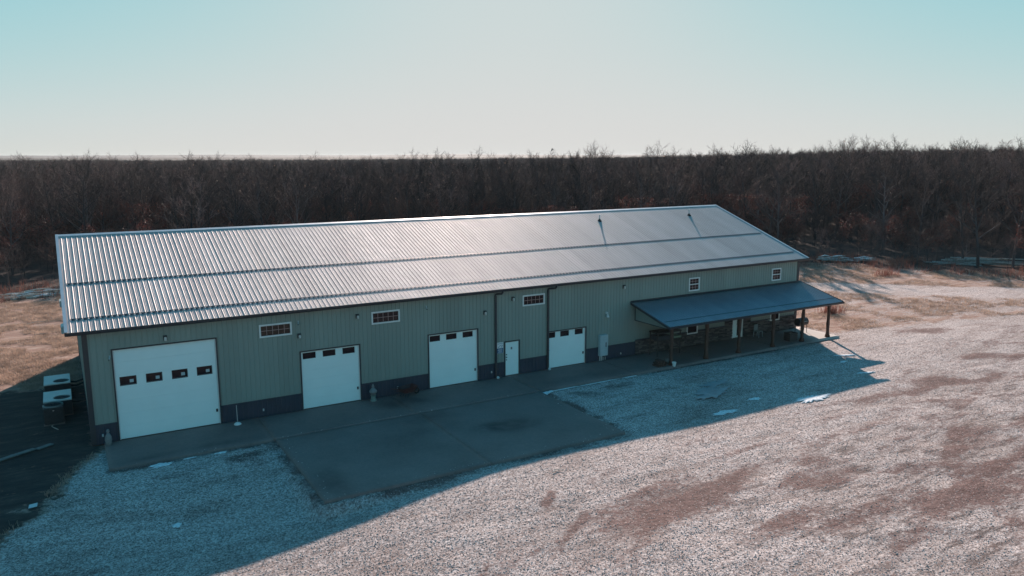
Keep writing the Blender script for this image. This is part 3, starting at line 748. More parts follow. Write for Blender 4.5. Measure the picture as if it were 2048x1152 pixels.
for k in range(14):
    x = PX0+.45+k*1.17
    a = math.atan(psl); mb = MB().box(-.02, .02, 0, 3.35, -.14, 0, Matrix.Rotation(a, 4, 'X')); mb.build('porch_rafter', M['beam'], bld, (x, -3.45, PZE+.21*psl-.05))
def post_mesh(seed):
    random.seed(seed); mb = MB(); n = 9; rs = []; pts = []
    for i in range(n):
        t_ = i/(n-1); z = .06+t_*(PZE-.02-.06)
        rs.append(.115+.085*max(0, 1-t_*9)**1.5+.02*random.uniform(-1, 1)+.018*(t_ > .9))
        pts.append((.012*random.uniform(-1, 1), .012*random.uniform(-1, 1), z))
    mb.tube(pts, rs, 12); return mb
for i, x in enumerate((31.02, 33.92, 36.78, 39.95, 42.85, 45.52)):
    post_mesh(40+i).build('porch_post', M['wood'], bld, (x, PY, 0), smooth=True)
random.seed(99)
# gable infill on the porch's left end
mb = MB(); x = PX0+.38; zb = 2.36
pts = []; yv = np.linspace(-.04, -2.98, 27)
for a, b in zip(yv[:-1], yv[1:]):
    ta, tb = PZT-.16+a*psl, PZT-.16+b*psl
    mid = (a+b)/2; za, zc = zb+.0*a, zb+.0*b
    if ta > za+.02: mb.quad((x, a, za), (x, mid, za), (x, mid, max(za, (ta+tb)/2)), (x, a, ta)); mb.quad((x-.012, mid, za), (x, b, za), (x, b, max(za, tb)), (x-.012, mid, max(za, (ta+tb)/2)))
mb.build('porch_gable_infill', M['siding'], bld)
mb = MB(); mb.box(x-.03, x-.005, -3.0, -.08, zb-.05, zb); mb.box(x-.03, x-.005, -.08, -.03, zb-.05, PZT-.12); mb.build('porch_gable_trim', M['trim'], bld)
# vent hoods on the left end wall, and a pale hood by the right corner
for y in (8.7, 17.2):
    mb = MB(); mb.box(-.82, -.02, y, y+.9, 3.45, 3.80); mb.quad((-.82, y, 3.80), (-.82, y+.9, 3.80), (-.02, y+.9, 4.15), (-.02, y, 4.15))
    mb.f.append((len(mb.v), len(mb.v)+1, len(mb.v)+2)); mb.v += [(-.82, y, 3.80), (-.02, y, 4.15), (-.02, y, 3.80)]
    mb.build('vent_hood', M['hvac'], bld)
MB().box(BL+.05, BL+.42, .9, 1.02, 4.86, 4.94).build('conduit_arm', M['white'], bld)

# ------------------------------------------------------------------ things fixed to the front wall
LG = 'dark lantern lights along the front wall'
def wall_light(x, z, label):
    r = empty('wall_light', (x, -.022, z)); tag(r, label, 'wall light', LG)
    MB().box(-.085, .085, -.03, 0, -.10, .13).build('back_plate', M['trim'], r)
    mb = MB(); mb.lathe([(.055, -.11), (.062, -.02), (.05, .05), (.028, .075)], (0, -.11, 0), 12); mb.build('glass_globe', M['pipe'], r, smooth=True)
    mb = MB(); mb.lathe([(.035, .07), (.085, .085), (.075, .11), (.02, .14)], (0, -.11, 0), 12); mb.build('hood', M['trim'], r)
    mb = MB(); mb.tube([(0, 0, .08), (0, -.05, .12), (0, -.11, .13)], .014, 6); mb.build('arm', M['trim'], r)
for x, z, lb in ((3.27, 4.52, 'dark lantern light centred above the largest white overhead door'), (9.34, 3.88, 'dark lantern light below and right of the leftmost high window'),
                 (12.35, 4.54, 'dark lantern light just left of the second high window'), (19.79, 3.95, 'dark lantern light left of the left downspout'),
                 (21.62, 4.57, 'dark lantern light between the left downspout and the third high window'), (29.68, 4.56, 'dark lantern light high on the blank wall left of the porch roof')):
    wall_light(x, z, lb)
r = empty('bell_light', (28.36, -.022, 2.93)); tag(r, 'white bell shaped wall lamp above the grey electrical cabinet', 'wall light')
MB().box(-.05, .05, -.03, 0, .06, .17).build('back_plate', M['white'], r)
mb = MB(); mb.lathe([(.12, -.14), (.11, -.12), (.075, -.04), (.045, .08), (.04, .16), (.02, .19)], (0, -.13, 0), 14); mb.build('bell_shade', M['pipe'], r, smooth=True)
mb = MB(); mb.tube([(0, -.02, .12), (0, -.08, .17), (0, -.13, .17)], .015, 6); mb.build('arm', M['white'], r)
for x, z, lb in ((.98, 3.96, 'small security camera beside the top left corner of the largest door'), (9.32, 4.60, 'small security camera right of the leftmost high window'), (16.22, 4.66, 'small security camera right of the second high window')):
    r = empty('security_camera', (x, -.022, z)); tag(r, lb, 'camera', 'small cameras on the front wall')
    MB().box(-.03, .03, -.03, 0, -.03, .05).build('mount', M['steelgrey'], r)
    mb = MB(); mb.tube([(0, -.03, -.02), (-.02, -.10, -.05), (-.05, -.19, -.10)], [.022, .032, .034], 10); mb.build('body', M['steelgrey'], r)
    mb = MB(); mb.tube([(-.05, -.19, -.10), (-.055, -.203, -.107)], .026, 10); mb.build('lens', M['black'], r)
# notice sign
r = empty('notice_sign', (20.77, -.028, 1.79)); tag(r, 'white and blue notice sign between the left downspout and the white walk door', 'sign')
MB().box(-.205, .205, -.006, 0, -.325, .325).build('sign_board', M['white'], r)
MB().box(-.195, .195, -.0085, -.0062, -.315, -.02).build('blue_panel', M['blue'], r)
def text(s, size, loc, mat, parent, name):
    cu = bpy.data.curves.new('lettering', 'FONT'); cu.body = s; cu.size = size; cu.align_x = 'CENTER'; cu.extrude = .001; cu.space_character = 1.05
    tmp = bpy.data.objects.new('tmp_text', cu); col.objects.link(tmp); dg = bpy.context.evaluated_depsgraph_get()
    me = bpy.data.meshes.new_from_object(tmp.evaluated_get(dg)); bpy.data.objects.remove(tmp); me.materials.clear(); me.materials.append(mat)
    o = link(name, me, parent, loc); o.rotation_euler = (R(90), 0, 0); return o
text('NOTICE', .092, (0, -.009, .215), M['blue'], r, 'lettering')
ic = MB()   # little pictograms: an arched figure and a camera
for k in range(9):
    a0, a1 = math.pi*k/9, math.pi*(k+1)/9
    ic.quad((.02-.10*math.cos(a0), -.0075, .05+.10*math.sin(a0)), (.02-.10*math.cos(a1), -.0075, .05+.10*math.sin(a1)), (.02-.08*math.cos(a1), -.0075, .05+.08*math.sin(a1)), (.02-.08*math.cos(a0), -.0075, .05+.08*math.sin(a0)))
ic.box(-.12, -.07, -.009, -.0065, .02, .06); ic.box(.09, .13, -.009, -.0065, .02, .05); ic.box(.14, .17, -.009, -.0065, .09, .15)
ic.build('pictogram', M['blue'], r)
ln = MB()
for k, wv in enumerate((.26, .31, .22, .30)): ln.box(-wv/2, wv/2, -.0105, -.0086, -.085-k*.06, -.065-k*.06)
ln.build('small_print', M['white'], r)
# electrical cabinet
r = empty('electrical_cabinet', (28.07, -.022, .38)); tag(r, 'tall grey electrical cabinet with conduits on the wall right of the smallest overhead door', 'electrical box')
MB().box(-.30, .30, -.22, 0, 0, 1.33).build('body', M['steelgrey'], r, bevel=.012)
MB().box(-.275, .285, -.245, -.222, .02, 1.31).build('door', M['steelgrey'], r, bevel=.01)
mb = MB(); mb.box(.10, .14, -.275, -.246, .57, .86); mb.build('handle', M['black'], r)
MB().box(.301, .335, -.14, -.06, .82, .93).build('switch', M['black'], r)
for x, rr_, h in ((-.22, .035, .0), (-.09, .035, .0)):
    mb = MB(); mb.tube([(x, -.10, -.315), (x, -.10, -.002)], rr_, 8); mb.build('conduit', M['pipe'], r)
for x in (.06, .22):
    mb = MB(); mb.tube([(x, -.06, -.315), (x, -.06, -.12)], .022, 8); mb.build('conduit', M['pipe'], r)
# hose bibs / small outlets on the navy base
for x, z, lb in ((7.42, .40, 'small pale outlet box on the navy base between the two leftmost doors'), (14.45, .43, 'small pale tap on the navy base above the red wheelbarrow'), (.43, .42, 'small pale outlet box on the navy base left of the largest door'), (20.20, .44, 'small pale outlet box on the navy base left of the left downspout'), (29.55, .30, 'small pale tap low on the navy base right of the electrical cabinet')):
    r = empty('wall_outlet', (x, -.024, z)); tag(r, lb, 'outlet', 'small fittings on the navy base')
    MB().box(-.035, .035, -.03, 0, -.06, .06).build('box', M['steelgrey'], r)
    mb = MB(); mb.tube([(0, -.03, .02), (0, -.07, .02), (0, -.085, -.02)], .014, 6); mb.build('spout', M['pipe'], r)
for x, lb in ((20.50, 'short white drain stub below the left downspout'), (24.02, 'short white drain stub below the right downspout')):
    mb = MB(); mb.tube([(x, -.18, .055), (x, -.24, .09), (x, -.28, .15)], [.07, .08, .085], 10); o = mb.build('drain_stub', M['pipe']); tag(o, lb, 'drain')
# ------------------------------------------------------------------ hvac units
def package_unit(y0, label):
    r = empty('hvac_unit', (-1.86, y0, 0)); tag(r, label, 'air conditioner', 'flat topped air conditioners by the left end wall')
    MB().box(-.01, 1.23, -.01, 1.91, -.02, .06).build('pad', M['concrete'], r)
    MB().box(.02, 1.20, .02, 1.88, .06, .80).build('cabinet', M['hvacbody'], r)
    l_ = MB()
    for k in range(22): l_.box(.06+k*.052, .075+k*.052, -.001, .02, .12, .74)
    for k in range(34): l_.box(1.20, 1.215, .06+k*.052, .075+k*.052, .12, .74)
    l_.build('louvre', M['hvacbody'], r)
    # top with a round fan opening
    t = MB(); cx, cy, rr_ = .80, .52, .37; k = 32; x0, x1, y0_, y1 = 0, 1.22, 0, 1.90
    ring = [(cx+rr_*math.cos(2*math.pi*i/k), cy+rr_*math.sin(2*math.pi*i/k)) for i in range(k)]
    def edge(px, py):
        dx, dy = px-cx, py-cy; s_ = min([v for v in (((x1-cx)/dx if dx > 1e-6 else 1e9), ((x0-cx)/dx if dx < -1e-6 else 1e9), ((y1-cy)/dy if dy > 1e-6 else 1e9), ((y0_-cy)/dy if dy < -1e-6 else 1e9))])
        return (cx+dx*s_, cy+dy*s_)
    for i in range(k):
        a, b = ring[i], ring[(i+1) % k]; ea, eb = edge(*a), edge(*b)
        t.quad((*a, .84), (*ea, .84), (*eb, .84), (*b, .84)); t.quad((*a, .84), (*b, .84), (*b, .70), (*a, .70))
    for cx_, cy_ in ((x0, y0_), (x1, y0_), (x0, y1), (x1, y1)):
        best = sorted(range(k), key=lambda i: math.hypot(edge(*ring[i])[0]-cx_, edge(*ring[i])[1]-cy_))[:2]
        t.quad((*edge(*ring[best[0]]), .84), (cx_, cy_, .84), (*edge(*ring[best[1]]), .84))
    for a, b, c, d_ in ((0, 1.22, 0, .02), (0, 1.22, 1.88, 1.90), (0, .02, .02, 1.88), (1.20, 1.22, .02, 1.88)): t.box(a, b, c, d_, .78, .838)
    t.build('top_panel', M['hvac'], r)
    f = MB(); f.lathe([(.36, .700), (.36, .705)], (cx, cy, 0), 24); f.build('fan_well', M['black'], r)
    f = MB()
    for i in range(4):
        a = math.pi/2*i+.4; f.quad((cx, cy, .74), (cx+.33*math.cos(a), cy+.33*math.sin(a), .73), (cx+.33*math.cos(a+.7), cy+.33*math.sin(a+.7), .76), (cx+.08*math.cos(a+.8), cy+.08*math.sin(a+.8), .75))
    f.lathe([(.07, .72), (.07, .78)], (cx, cy, 0), 12); f.build('fan', M['hvacbody'], r)
    g = MB()
    for q in (.12, .2, .28, .36): 
        g.tube([(cx+q*math.cos(2*math.pi*i/24), cy+q*math.sin(2*math.pi*i/24), .842) for i in range(25)], .004, 4, False)
    for i in range(8): a = math.pi/8*i; g.tube([(cx-.37*math.cos(a), cy-.37*math.sin(a), .845), (cx+.37*math.cos(a), cy+.37*math.sin(a), .845)], .004, 4)
    g.build('fan_guard', M['trim'], r)
    for dz in (.35, .55): 
        mb = MB(); mb.tube([(1.20, 1.2, dz), (1.5, 1.2, dz-.05), (1.84, 1.2, dz+.05)], .05, 8); mb.build('duct_line', M['rubber'], r)
package_unit(5.27, 'flat topped air conditioner directly behind the round topped one'); package_unit(8.60, 'flat topped air conditioner farthest back along the end wall')
r = empty('condenser_unit', (-1.44, 4.42, 0)); tag(r, 'dark square air conditioner with a round fan top, nearest of the three', 'air conditioner')
MB().box(-.44, .44, -.44, .44, -.02, .05).build('pad', M['concrete'], r)
MB().box(-.41, .41, -.41, .41, .06, .86).build('coil', M['hvacbody'], r, bevel=.04)
l_ = MB()
for k in range(17):
    x = -.38+k*.0475; l_.box(x, x+.014, -.43, -.411, .10, .84); l_.box(.411, .43, x, x+.014, .10, .84); l_.box(-.43, -.411, x, x+.014, .10, .84)
l_.build('louvre', M['hvacbody'], r)
mb = MB(); mb.lathe([(.44, .86), (.44, .90), (.40, .93), (.36, .90), (.36, .78)], k=32); mb.build('fan_shroud', simple('grey_shroud', (.16, .18, .18), .5), r)
mb = MB(); mb.lathe([(.36, .80), (.355, .805)], k=24); mb.build('fan_well', M['black'], r)
g = MB()
for q in (.1, .18, .26, .34): g.tube([(q*math.cos(2*math.pi*i/24), q*math.sin(2*math.pi*i/24), .915) for i in range(25)], .004, 4, False)
for i in range(8): a = math.pi/8*i; g.tube([(-.37*math.cos(a), -.37*math.sin(a), .918), (.37*math.cos(a), .37*math.sin(a), .918)], .004, 4)
g.build('fan_guard', M['trim'], r); MB().box(-.03, .03, -.437, -.431, .70, .73).build('badge', M['white'], r)

# ------------------------------------------------------------------ small things on the ground
S = .06
r = empty('garden_statue', (.62, -.42, S)); tag(r, 'small pale bottle shaped statue at the left corner of the walkway', 'statue')
mb = MB(); mb.lathe([(.10, 0), (.12, .02), (.13, .16), (.15, .24), (.13, .40), (.075, .50), (.05, .56)], k=14); mb.build('body', M['stoneware'], r, smooth=True)
mb = MB(); mb.lathe([(.03, .55), (.065, .60), (.07, .66), (.04, .72), (.01, .73)], k=12); mb.build('head', M['stoneware'], r, smooth=True)
r = empty('stone_finial', (12.93, -.42, S)); tag(r, 'grey stone finial standing on a pedestal right of the second overhead door', 'finial')
mb = MB(); mb.lathe([(.16, 0), (.16, .05), (.12, .08), (.12, .27), (.16, .31)], k=16); mb.build('pedestal', simple('mossy_stone', (.20, .24, .21), .85, 0, .2, 12), r)
mb = MB(); mb.lathe([(.07, .31), (.10, .35), (.19, .45), (.21, .51), (.19, .55), (.14, .60), (.10, .66), (.055, .69)], k=18); mb.build('urn', M['stoneware'], r, smooth=True)
mb = MB(); mb.lathe([(.04, .69), (.075, .72), (.07, .78), (.03, .87), (.006, .91)], k=12); mb.build('tip', M['stoneware'], r, smooth=True)
# red wheelbarrow
r = empty('wheelbarrow', (14.75, -.62, S), R(12)); tag(r, 'dark red wheelbarrow on the slab against the navy base', 'wheelbarrow')
mb = MB(); mb.quad((-.45, -.30, .52), (-.28, -.20, .24), (.25, -.20, .24), (.50, -.30, .55)); mb.quad((-.45, .30, .52), (.50, .30, .55), (.25, .20, .24), (-.28, .20, .24))
mb.quad((-.45, -.30, .52), (-.45, .30, .52), (-.28, .20, .24), (-.28, -.20, .24)); mb.quad((.50, -.30, .55), (.25, -.20, .24), (.25, .20, .24), (.50, .30, .55)); mb.quad((-.28, -.20, .24), (-.28, .20, .24), (.25, .20, .24), (.25, -.20, .24))
o = mb.build('tray', M['red'], r); sm = o.modifiers.new('solid', 'SOLIDIFY'); sm.thickness = .012
for s_ in (-1, 1):
    mb = MB(); mb.tube([(.62, s_*.07, .18), (.2, s_*.17, .22), (-.5, s_*.24, .42), (-.85, s_*.27, .52)], .018, 6); mb.build('handle', M['wood'], r)
    mb = MB(); mb.tube([(-.2, s_*.2, .24), (-.3, s_*.22, 0), (-.12, s_*.2, .0), (0, s_*.2, .22)], .014, 6); mb.build('leg', M['darkmetal'], r)
mb = MB(); mb.tube([(.62+.13*math.cos(a), 0, .18+.13*math.sin(a)) for a in np.linspace(0, 2*math.pi, 17)], .045, 8, False); w_ = mb.build('wheel', M['rubber'], r)
# stake in a white base
r = empty('marker_stake', (6.08, -.55, S)); tag(r, 'thin pale stake in a round white base by the navy wall', 'stake')
mb = MB(); mb.lathe([(.17, 0), (.17, .03), (.10, .09), (.03, .11)], k=18); mb.build('base', M['white'], r)
mb = MB(); mb.tube([(0, 0, .1), (-.01, .0, .95)], .013, 6); mb.build('rod', M['pipe'], r)
mb = MB(); mb.lathe([(.08, 0), (.10, .12), (.125, .20), (.135, .27), (.12, .27), (.09, .03)], k=14); o = mb.build('white_bucket', M['white'], loc=(31.0, -3.38, S-.02)); tag(o, 'small white bucket at the foot of the leftmost porch post', 'bucket')
# firewood heap left of the porch
r = empty('firewood_heap', (30.25, -2.95, S)); tag(r, 'small dark heap of firewood on the slab left of the porch', 'firewood')
for k in range(13):
    a = random.uniform(-.35, .35); x = (k % 5)*.14-.3+.07*(k//5); z = .075+.13*(k//5)
    mb = MB(); mb.tube([(x-.22*math.sin(a), -.25, z), (x+.22*math.sin(a), .28, z+random.uniform(-.02, .02))], random.uniform(.05, .075), 7); mb.build('log', M['wood'], r)
mb = MB(); mb.lathe([(.06, 0), (.09, .1), (.12, .22), (.10, .36), (.06, .42)], k=12); o = mb.build('clay_jar', simple('dull_clay', (.16, .12, .10), .8), loc=(30.78, -2.95, S), smooth=True); tag(o, 'small clay jar between the firewood heap and the first porch post', 'jar')
# covered cart with a green shelf behind the first post
r = empty('garden_cart', (32.5, -.85, S)); tag(r, 'dark canopied cart with a pale green shelf behind the leftmost porch post', 'cart')
MB().box(-1.0, 1.0, -.42, .42, 1.48, 1.56).build('canopy', M['black'], r)
MB().box(-.92, .05, -.36, .36, 1.02, 1.30).build('bin', M['trim'], r)
MB().box(.22, 1.0, -.40, .34, 1.06, 1.18).build('shelf', M['green'], r)
for x in (-.94, .94):
    for y in (-.36, .36): MB().box(x-.03, x+.03, y-.03, y+.03, 0, 1.48).build('leg', M['beam'], r)
MB().box(-.94, .94, -.38, -.34, .96, 1.01).build('rail', M['beam'], r)
# porch items
r = empty('porch_chair', (41.3, -.62, S), R(8)); tag(r, 'small pale metal chair under the porch right of the entry door', 'chair')
M['chairgrey'] = simple('dull_grey_chair_metal', (.20, .24, .24), .5)
MB().box(-.22, .22, -.22, .22, .40, .44).build('seat', M['chairgrey'], r)
MB().box(-.22, .22, .19, .22, .46, .86).build('backrest', M['chairgrey'], r)
for x in (-.2, .2):
    for y in (-.2, .2): mb = MB(); mb.tube([(x*1.1, y*1.1, 0), (x, y, .42)], .016, 6); mb.build('leg', M['steelgrey'], r)
r = empty('barrel_smoker', (45.0, -1.25, S)); tag(r, 'black barrel smoker under the right end of the porch', 'smoker')
mb = MB(); mb.tube([(-.48, 0, .80), (-.44, 0, .80), (.44, 0, .80), (.48, 0, .80)], [.22, .29, .29, .22], 18); mb.build('barrel', M['black'], r)
for x in (-.34, .34):
    for y in (-.24, .24): mb = MB(); mb.tube([(x, y, 0), (x, y*.7, .60)], .02, 6); mb.build('leg', M['black'], r)
mb = MB(); mb.tube([(.3, 0, 1.08), (.3, 0, 1.42)], .045, 8); mb.build('chimney', M['black'], r)
mb = MB(); mb.tube([(-.2, -.31, .86), (-.2, -.36, .88), (.2, -.36, .88), (.2, -.31, .86)], .012, 6); mb.build('handle', M['steelgrey'], r)
r = empty('storage_crate', (42.35, -2.55, S), R(-4)); tag(r, 'dark wooden crate beside the fifth porch post', 'crate')
for s_ in (-1, 1):
    for k in range(4): MB().box(-.35, .35, s_*.27-.012, s_*.27+.012, .04+k*.14, .16+k*.14).build('slat', M['beam'], r); MB().box(s_*.35-.012, s_*.35+.012, -.255, .255, .04+k*.14, .16+k*.14).build('slat', M['beam'], r)
MB().box(-.34, .34, -.26, .26, .02, .04).build('floor', M['beam'], r)
mb = MB(); mb.lathe([(.10, 0), (.13, .05), (.13, .18), (.08, .24), (.02, .25)], k=14); o = mb.build('hanging_lantern', M['white'], loc=(38.95, -.5, 1.98), smooth=True); tag(o, 'round white lantern hanging under the porch left of the entry door', 'lantern')
# boards on the dark grass at the left edge
for (xa, ya, xb, yb, lb) in ((-3.75, -.25, -2.95, .30, 'leftmost of three grey boards lying in the dark grass'), (-2.92, .30, -2.22, .74, 'middle of three grey boards lying in the dark grass'), (-2.12, .66, -1.55, 1.04, 'rightmost grey board lying in the dark grass below the air conditioners')):
    a = math.atan2(yb-ya, xb-xa); L_ = math.hypot(xb-xa, yb-ya)
    o = MB().box(0, L_, -.13, .13, 0, .05).build('weathered_board', M['board'], loc=(xa, ya, gz(xa, ya)+.04), rz=a, bevel=.006); tag(o, lb, 'board', 'boards lying in the grass')
mb = MB(); mb.quad((-.14, -.16, .02), (.14, -.14, .03), (.15, .17, .05), (-.12, .15, .035)); mb.quad((-.14, -.16, .016), (.14, -.14, .026), (.15, .17, .046), (-.12, .15, .031))
o = mb.build('paper_scrap', M['steelgrey'], loc=(-2.18, -5.6, gz(-2.18, -5.6)+.02)); tag(o, 'square scrap of pale board on the dark grass at bottom left', 'litter')

# ------------------------------------------------------------------ snow and ice patches
def patch(name, x, y, rx, ry, a, mat, label, cat, group, z=.02, seed=0, hgt=.03):
    k = 96; rg = np.random.default_rng(seed); ph = rg.random(6)*6.28; mb = MB(); jit = rg.normal(0, .05, k); jit = jit+.5*np.roll(jit, 1)+.5*np.roll(jit, -1); rings = (1.0, .8, .45)
    zz = (gz(x, y) if not (-3.42 < y < 0 and .45 < x < 46.4) else .06)
    for q, f in enumerate(rings):
        for i in range(k):
            t_ = 2*math.pi*i/k; rr_ = f*(1+.16*math.sin(2*t_+ph[0])+.12*math.sin(3*t_+ph[1])+.14*math.sin(5*t_+ph[2])+.12*math.sin(9*t_+ph[3])+.10*math.sin(17*t_+ph[4])+jit[i])
            ux, uy = rx*rr_*math.cos(t_), ry*rr_*math.sin(t_); ca, sa = math.cos(R(a)), math.sin(R(a))
            mb.v.append((ux*ca-uy*sa, ux*sa+uy*ca, (0, hgt*.8, hgt)[q]+z))
    for q in range(2):
        for i in range(k): mb.f.append((q*k+i, q*k+(i+1) % k, (q+1)*k+(i+1) % k, (q+1)*k+i))
    mb.f.append(tuple(2*k+i for i in range(k)))
    o = mb.build(name, mat, loc=(x, y, zz), smooth=True); tag(o, label, cat, group); return o
SG = 'patches of old snow on the gravel'
for n_, a in enumerate([(2.35, -3.95, .42, .20, 8, 'snow patch at the walkway edge below the largest door'), (4.75, -3.75, .24, .10, 10, 'small snow patch at the walkway edge, right of the one below the largest door'),
          (3.5, -3.68, .22, .06, 5, 'thin snow streak at the walkway edge between two larger patches'), (2.27, -9.0, .16, .16, 40, 'tiny snow spot alone on the shaded gravel at bottom left'),
          (27.5, -11.0, .75, .22, -5, 'snow patch on shaded gravel nearest the camera, right of the concrete pad'), (30.4, -10.25, .42, .16, -10, 'small snow patch between the two largest ones'),
          (33.2, -11.7, 1.15, .36, 4, 'largest snow patch, right at the edge of the building shadow'), (42.3, -7.0, .7, .13, -20, 'long snow streak in the shade beyond the porch'),
          (39.9, -10.1, .5, .13, -15, 'snow streak near the tip of the building shadow'), (40.8, -7.9, .3, .10, 0, 'tiny snow spot in the shade beyond the porch'),
          (21.6, -3.75, .45, .16, 15, 'snow at the inner corner of the pad and the walkway'), (22.9, -3.60, .8, .05, 0, 'thin line of snow along the walkway edge, nearest the pad corner'), (25.2, -3.60, 1.1, .045, 1, 'longest thin line of snow along the walkway edge'), (27.4, -3.62, .5, .04, -1, 'last thin line of snow along the walkway edge, towards the porch')]):
    patch('snow_patch', *a[:5], M['snow'], a[5], 'snow', SG, seed=n_, z=.03)
tI = NT('thin_ice'); tI.base(tI.ramp(tI.noise(2, 4), [(.3, (.16, .19, .21)), (.7, (.30, .34, .36))]), .35); M['ice'] = tI.m
patch('ice_patch', 29.2, -8.3, 1.5, .55, 20, M['ice'], 'thin grey ice patch on the shaded gravel before the porch', 'ice', None, seed=21, hgt=.008, z=.045)
patch('ice_patch', 30.6, -7.2, .9, .35, 10, M['ice'], 'smaller thin ice patch just behind the first one', 'ice', None, seed=22, hgt=.008, z=.045)

# ------------------------------------------------------------------ gravel stones (loose, on top of the sheet)
oct_v = np.array([(1, 0, 0), (0, 1, 0), (-1, 0, 0), (0, -1, 0), (0, 0, 1), (0, 0, -.4)], float)
oct_f = np.array([(0, 1, 4), (1, 2, 4), (2, 3, 4), (3, 0, 4), (1, 0, 5), (2, 1, 5), (3, 2, 5), (0, 3, 5)])
def scatter_stones(N):
    out = []
    # more near the camera: sample in camera-polar space
    th = R(30.5)+(rng.random(N*3)-.5)*R(70); r_ = 20+(rng.random(N*3)**1.5)*42
    x = CAM.x+np.sin(th)*r_; y = CAM.y+np.cos(th)*r_
    g, d_, lf = fields(x, y)
    on = ((x > .3) & (x < 46.5) & (y > -3.5)) | ((x > 7.0) & (x < 21.45) & (y > -10.95) & (y < 0)) | (y > 6)
    spill = ((x > .5) & (x < 46.3) & (y > -3.42) & (y < -3.42+.35*rng.random(N*3)**2)) | ((x > 7.2) & (x < 21.2) & (y > -10.8) & ((y < -10.8+.5*rng.random(N*3)**2) | (x < 7.2+.5*rng.random(N*3)**2) | (x > 21.2-.5*rng.random(N*3)**2)) & (y < -3.5))
    spill &= rng.random(N*3) < .45; on &= ~spill
    ok = (~on) & (g < .45+.3*(rng.random(N*3)-.5)) & (rng.random(N*3) > np.clip(d_*1.6-.25, 0, .93))
    sp_ = spill[ok][:N]; x, y = x[ok][:N], y[ok][:N]; n = len(x); z = np.where(sp_, .055, gza(x, y))
    s_ = .011+.020*rng.random(n)**2.0; a = rng.random(n)*6.28
    sc = np.stack([s_*(.8+.6*rng.random(n)), s_*(.6+.5*rng.random(n)), s_*(.5+.5*rng.random(n))], 1)
    P = oct_v[None]*sc[:, None]*(1+.35*(rng.random((n, 6, 1))-.5)); ca, sa = np.cos(a)[:, None], np.sin(a)[:, None]
    Q = np.stack([P[..., 0]*ca-P[..., 1]*sa, P[..., 0]*sa+P[..., 1]*ca, P[..., 2]], -1)+np.stack([x, y, z+s_*.15], 1)[:, None]
    Fq = oct_f[None]+(np.arange(n)*6)[:, None, None]
    me = npmesh('loose_gravel', Q.reshape(-1, 3), Fq.reshape(-1, 3), M['gravelstone'])
    me.attributes.new('tone', 'FLOAT', 'POINT').data.foreach_set('value', np.repeat(rng.random(n), 6).astype(np.float32))
    tag(link('loose_gravel', me), 'loose pale gravel covering the yard in front of the building', 'gravel', kind='stuff')
scatter_stones(95000)
# ------------------------------------------------------------------ dry grass
def blades(name, x, y, h, wdt, lean, mat, label, cat, nb=5, spread=.12):
    n = len(x); x = np.repeat(x, nb)+rng.normal(0, spread, n*nb); y = np.repeat(y, nb)+rng.normal(0, spread, n*nb); z = gza(x, y)
    hh = np.repeat(h, nb)*(.5+.8*rng.random(n*nb)); a = rng.random(n*nb)*6.28; l_ = lean*hh*(.3+rng.random(n*nb)); b = rng.random(n*nb)*6.28
    p0 = np.stack([x-np.cos(a)*wdt, y-np.sin(a)*wdt, z-.02], 1); p1 = np.stack([x+np.cos(a)*wdt, y+np.sin(a)*wdt, z-.02], 1)
    mx, my = x+np.cos(b)*l_*.4, y+np.sin(b)*l_*.4
    p2 = np.stack([mx+np.cos(a)*wdt*.7, my+np.sin(a)*wdt*.7, z+hh*.6], 1); p3 = np.stack([mx-np.cos(a)*wdt*.7, my-np.sin(a)*wdt*.7, z+hh*.6], 1)
    p4 = np.stack([x+np.cos(b)*l_, y+np.sin(b)*l_, z+hh], 1)
    V_ = np.stack([p0, p1, p2, p3, p4], 1).reshape(-1, 3); i0 = np.arange(n*nb)*5
    F_ = np.concatenate([np.stack([i0, i0+1, i0+2], 1), np.stack([i0, i0+2, i0+3], 1), np.stack([i0+3, i0+2, i0+4], 1)])
    return tag(link(name, npmesh(name, V_, F_, mat)), label, cat, kind='stuff')
def sample(N, x0, x1, y0, y1, cond):
    x = x0+(x1-x0)*rng.random(N); y = y0+(y1-y0)*rng.random(N); g, d_, lf = fields(x, y)
    ok = cond(x, y, g, lf)&~((x > -.1) & (x < 46.5) & (y > -3.6) & (y < 18.8))&~((x > 7) & (x < 21.4) & (y > -10.9) & (y < 0)); return x[ok], y[ok]
cl = lambda x, y: fbm(x*.5+3, y*.5+1, 3)
x, y = sample(60000, -9, 2, -14, 46, lambda x, y, g, lf: (g > .55) & (lf < .6) & (cl(x, y) > .45))
blades('dry_grass', x, y, .07+.10*rng.random(len(x)), .010, .8, M['grassblade'], 'flattened dry grass left of the building', 'grass')
x, y = sample(75000, 46, 96, -16, 34, lambda x, y, g, lf: (g > .45) & (lf < .7) & (cl(x, y) > .47))
blades('dry_grass', x, y, .07+.11*rng.random(len(x)), .014, .8, M['grassblade'], 'patchy dry grass right of the building', 'grass')

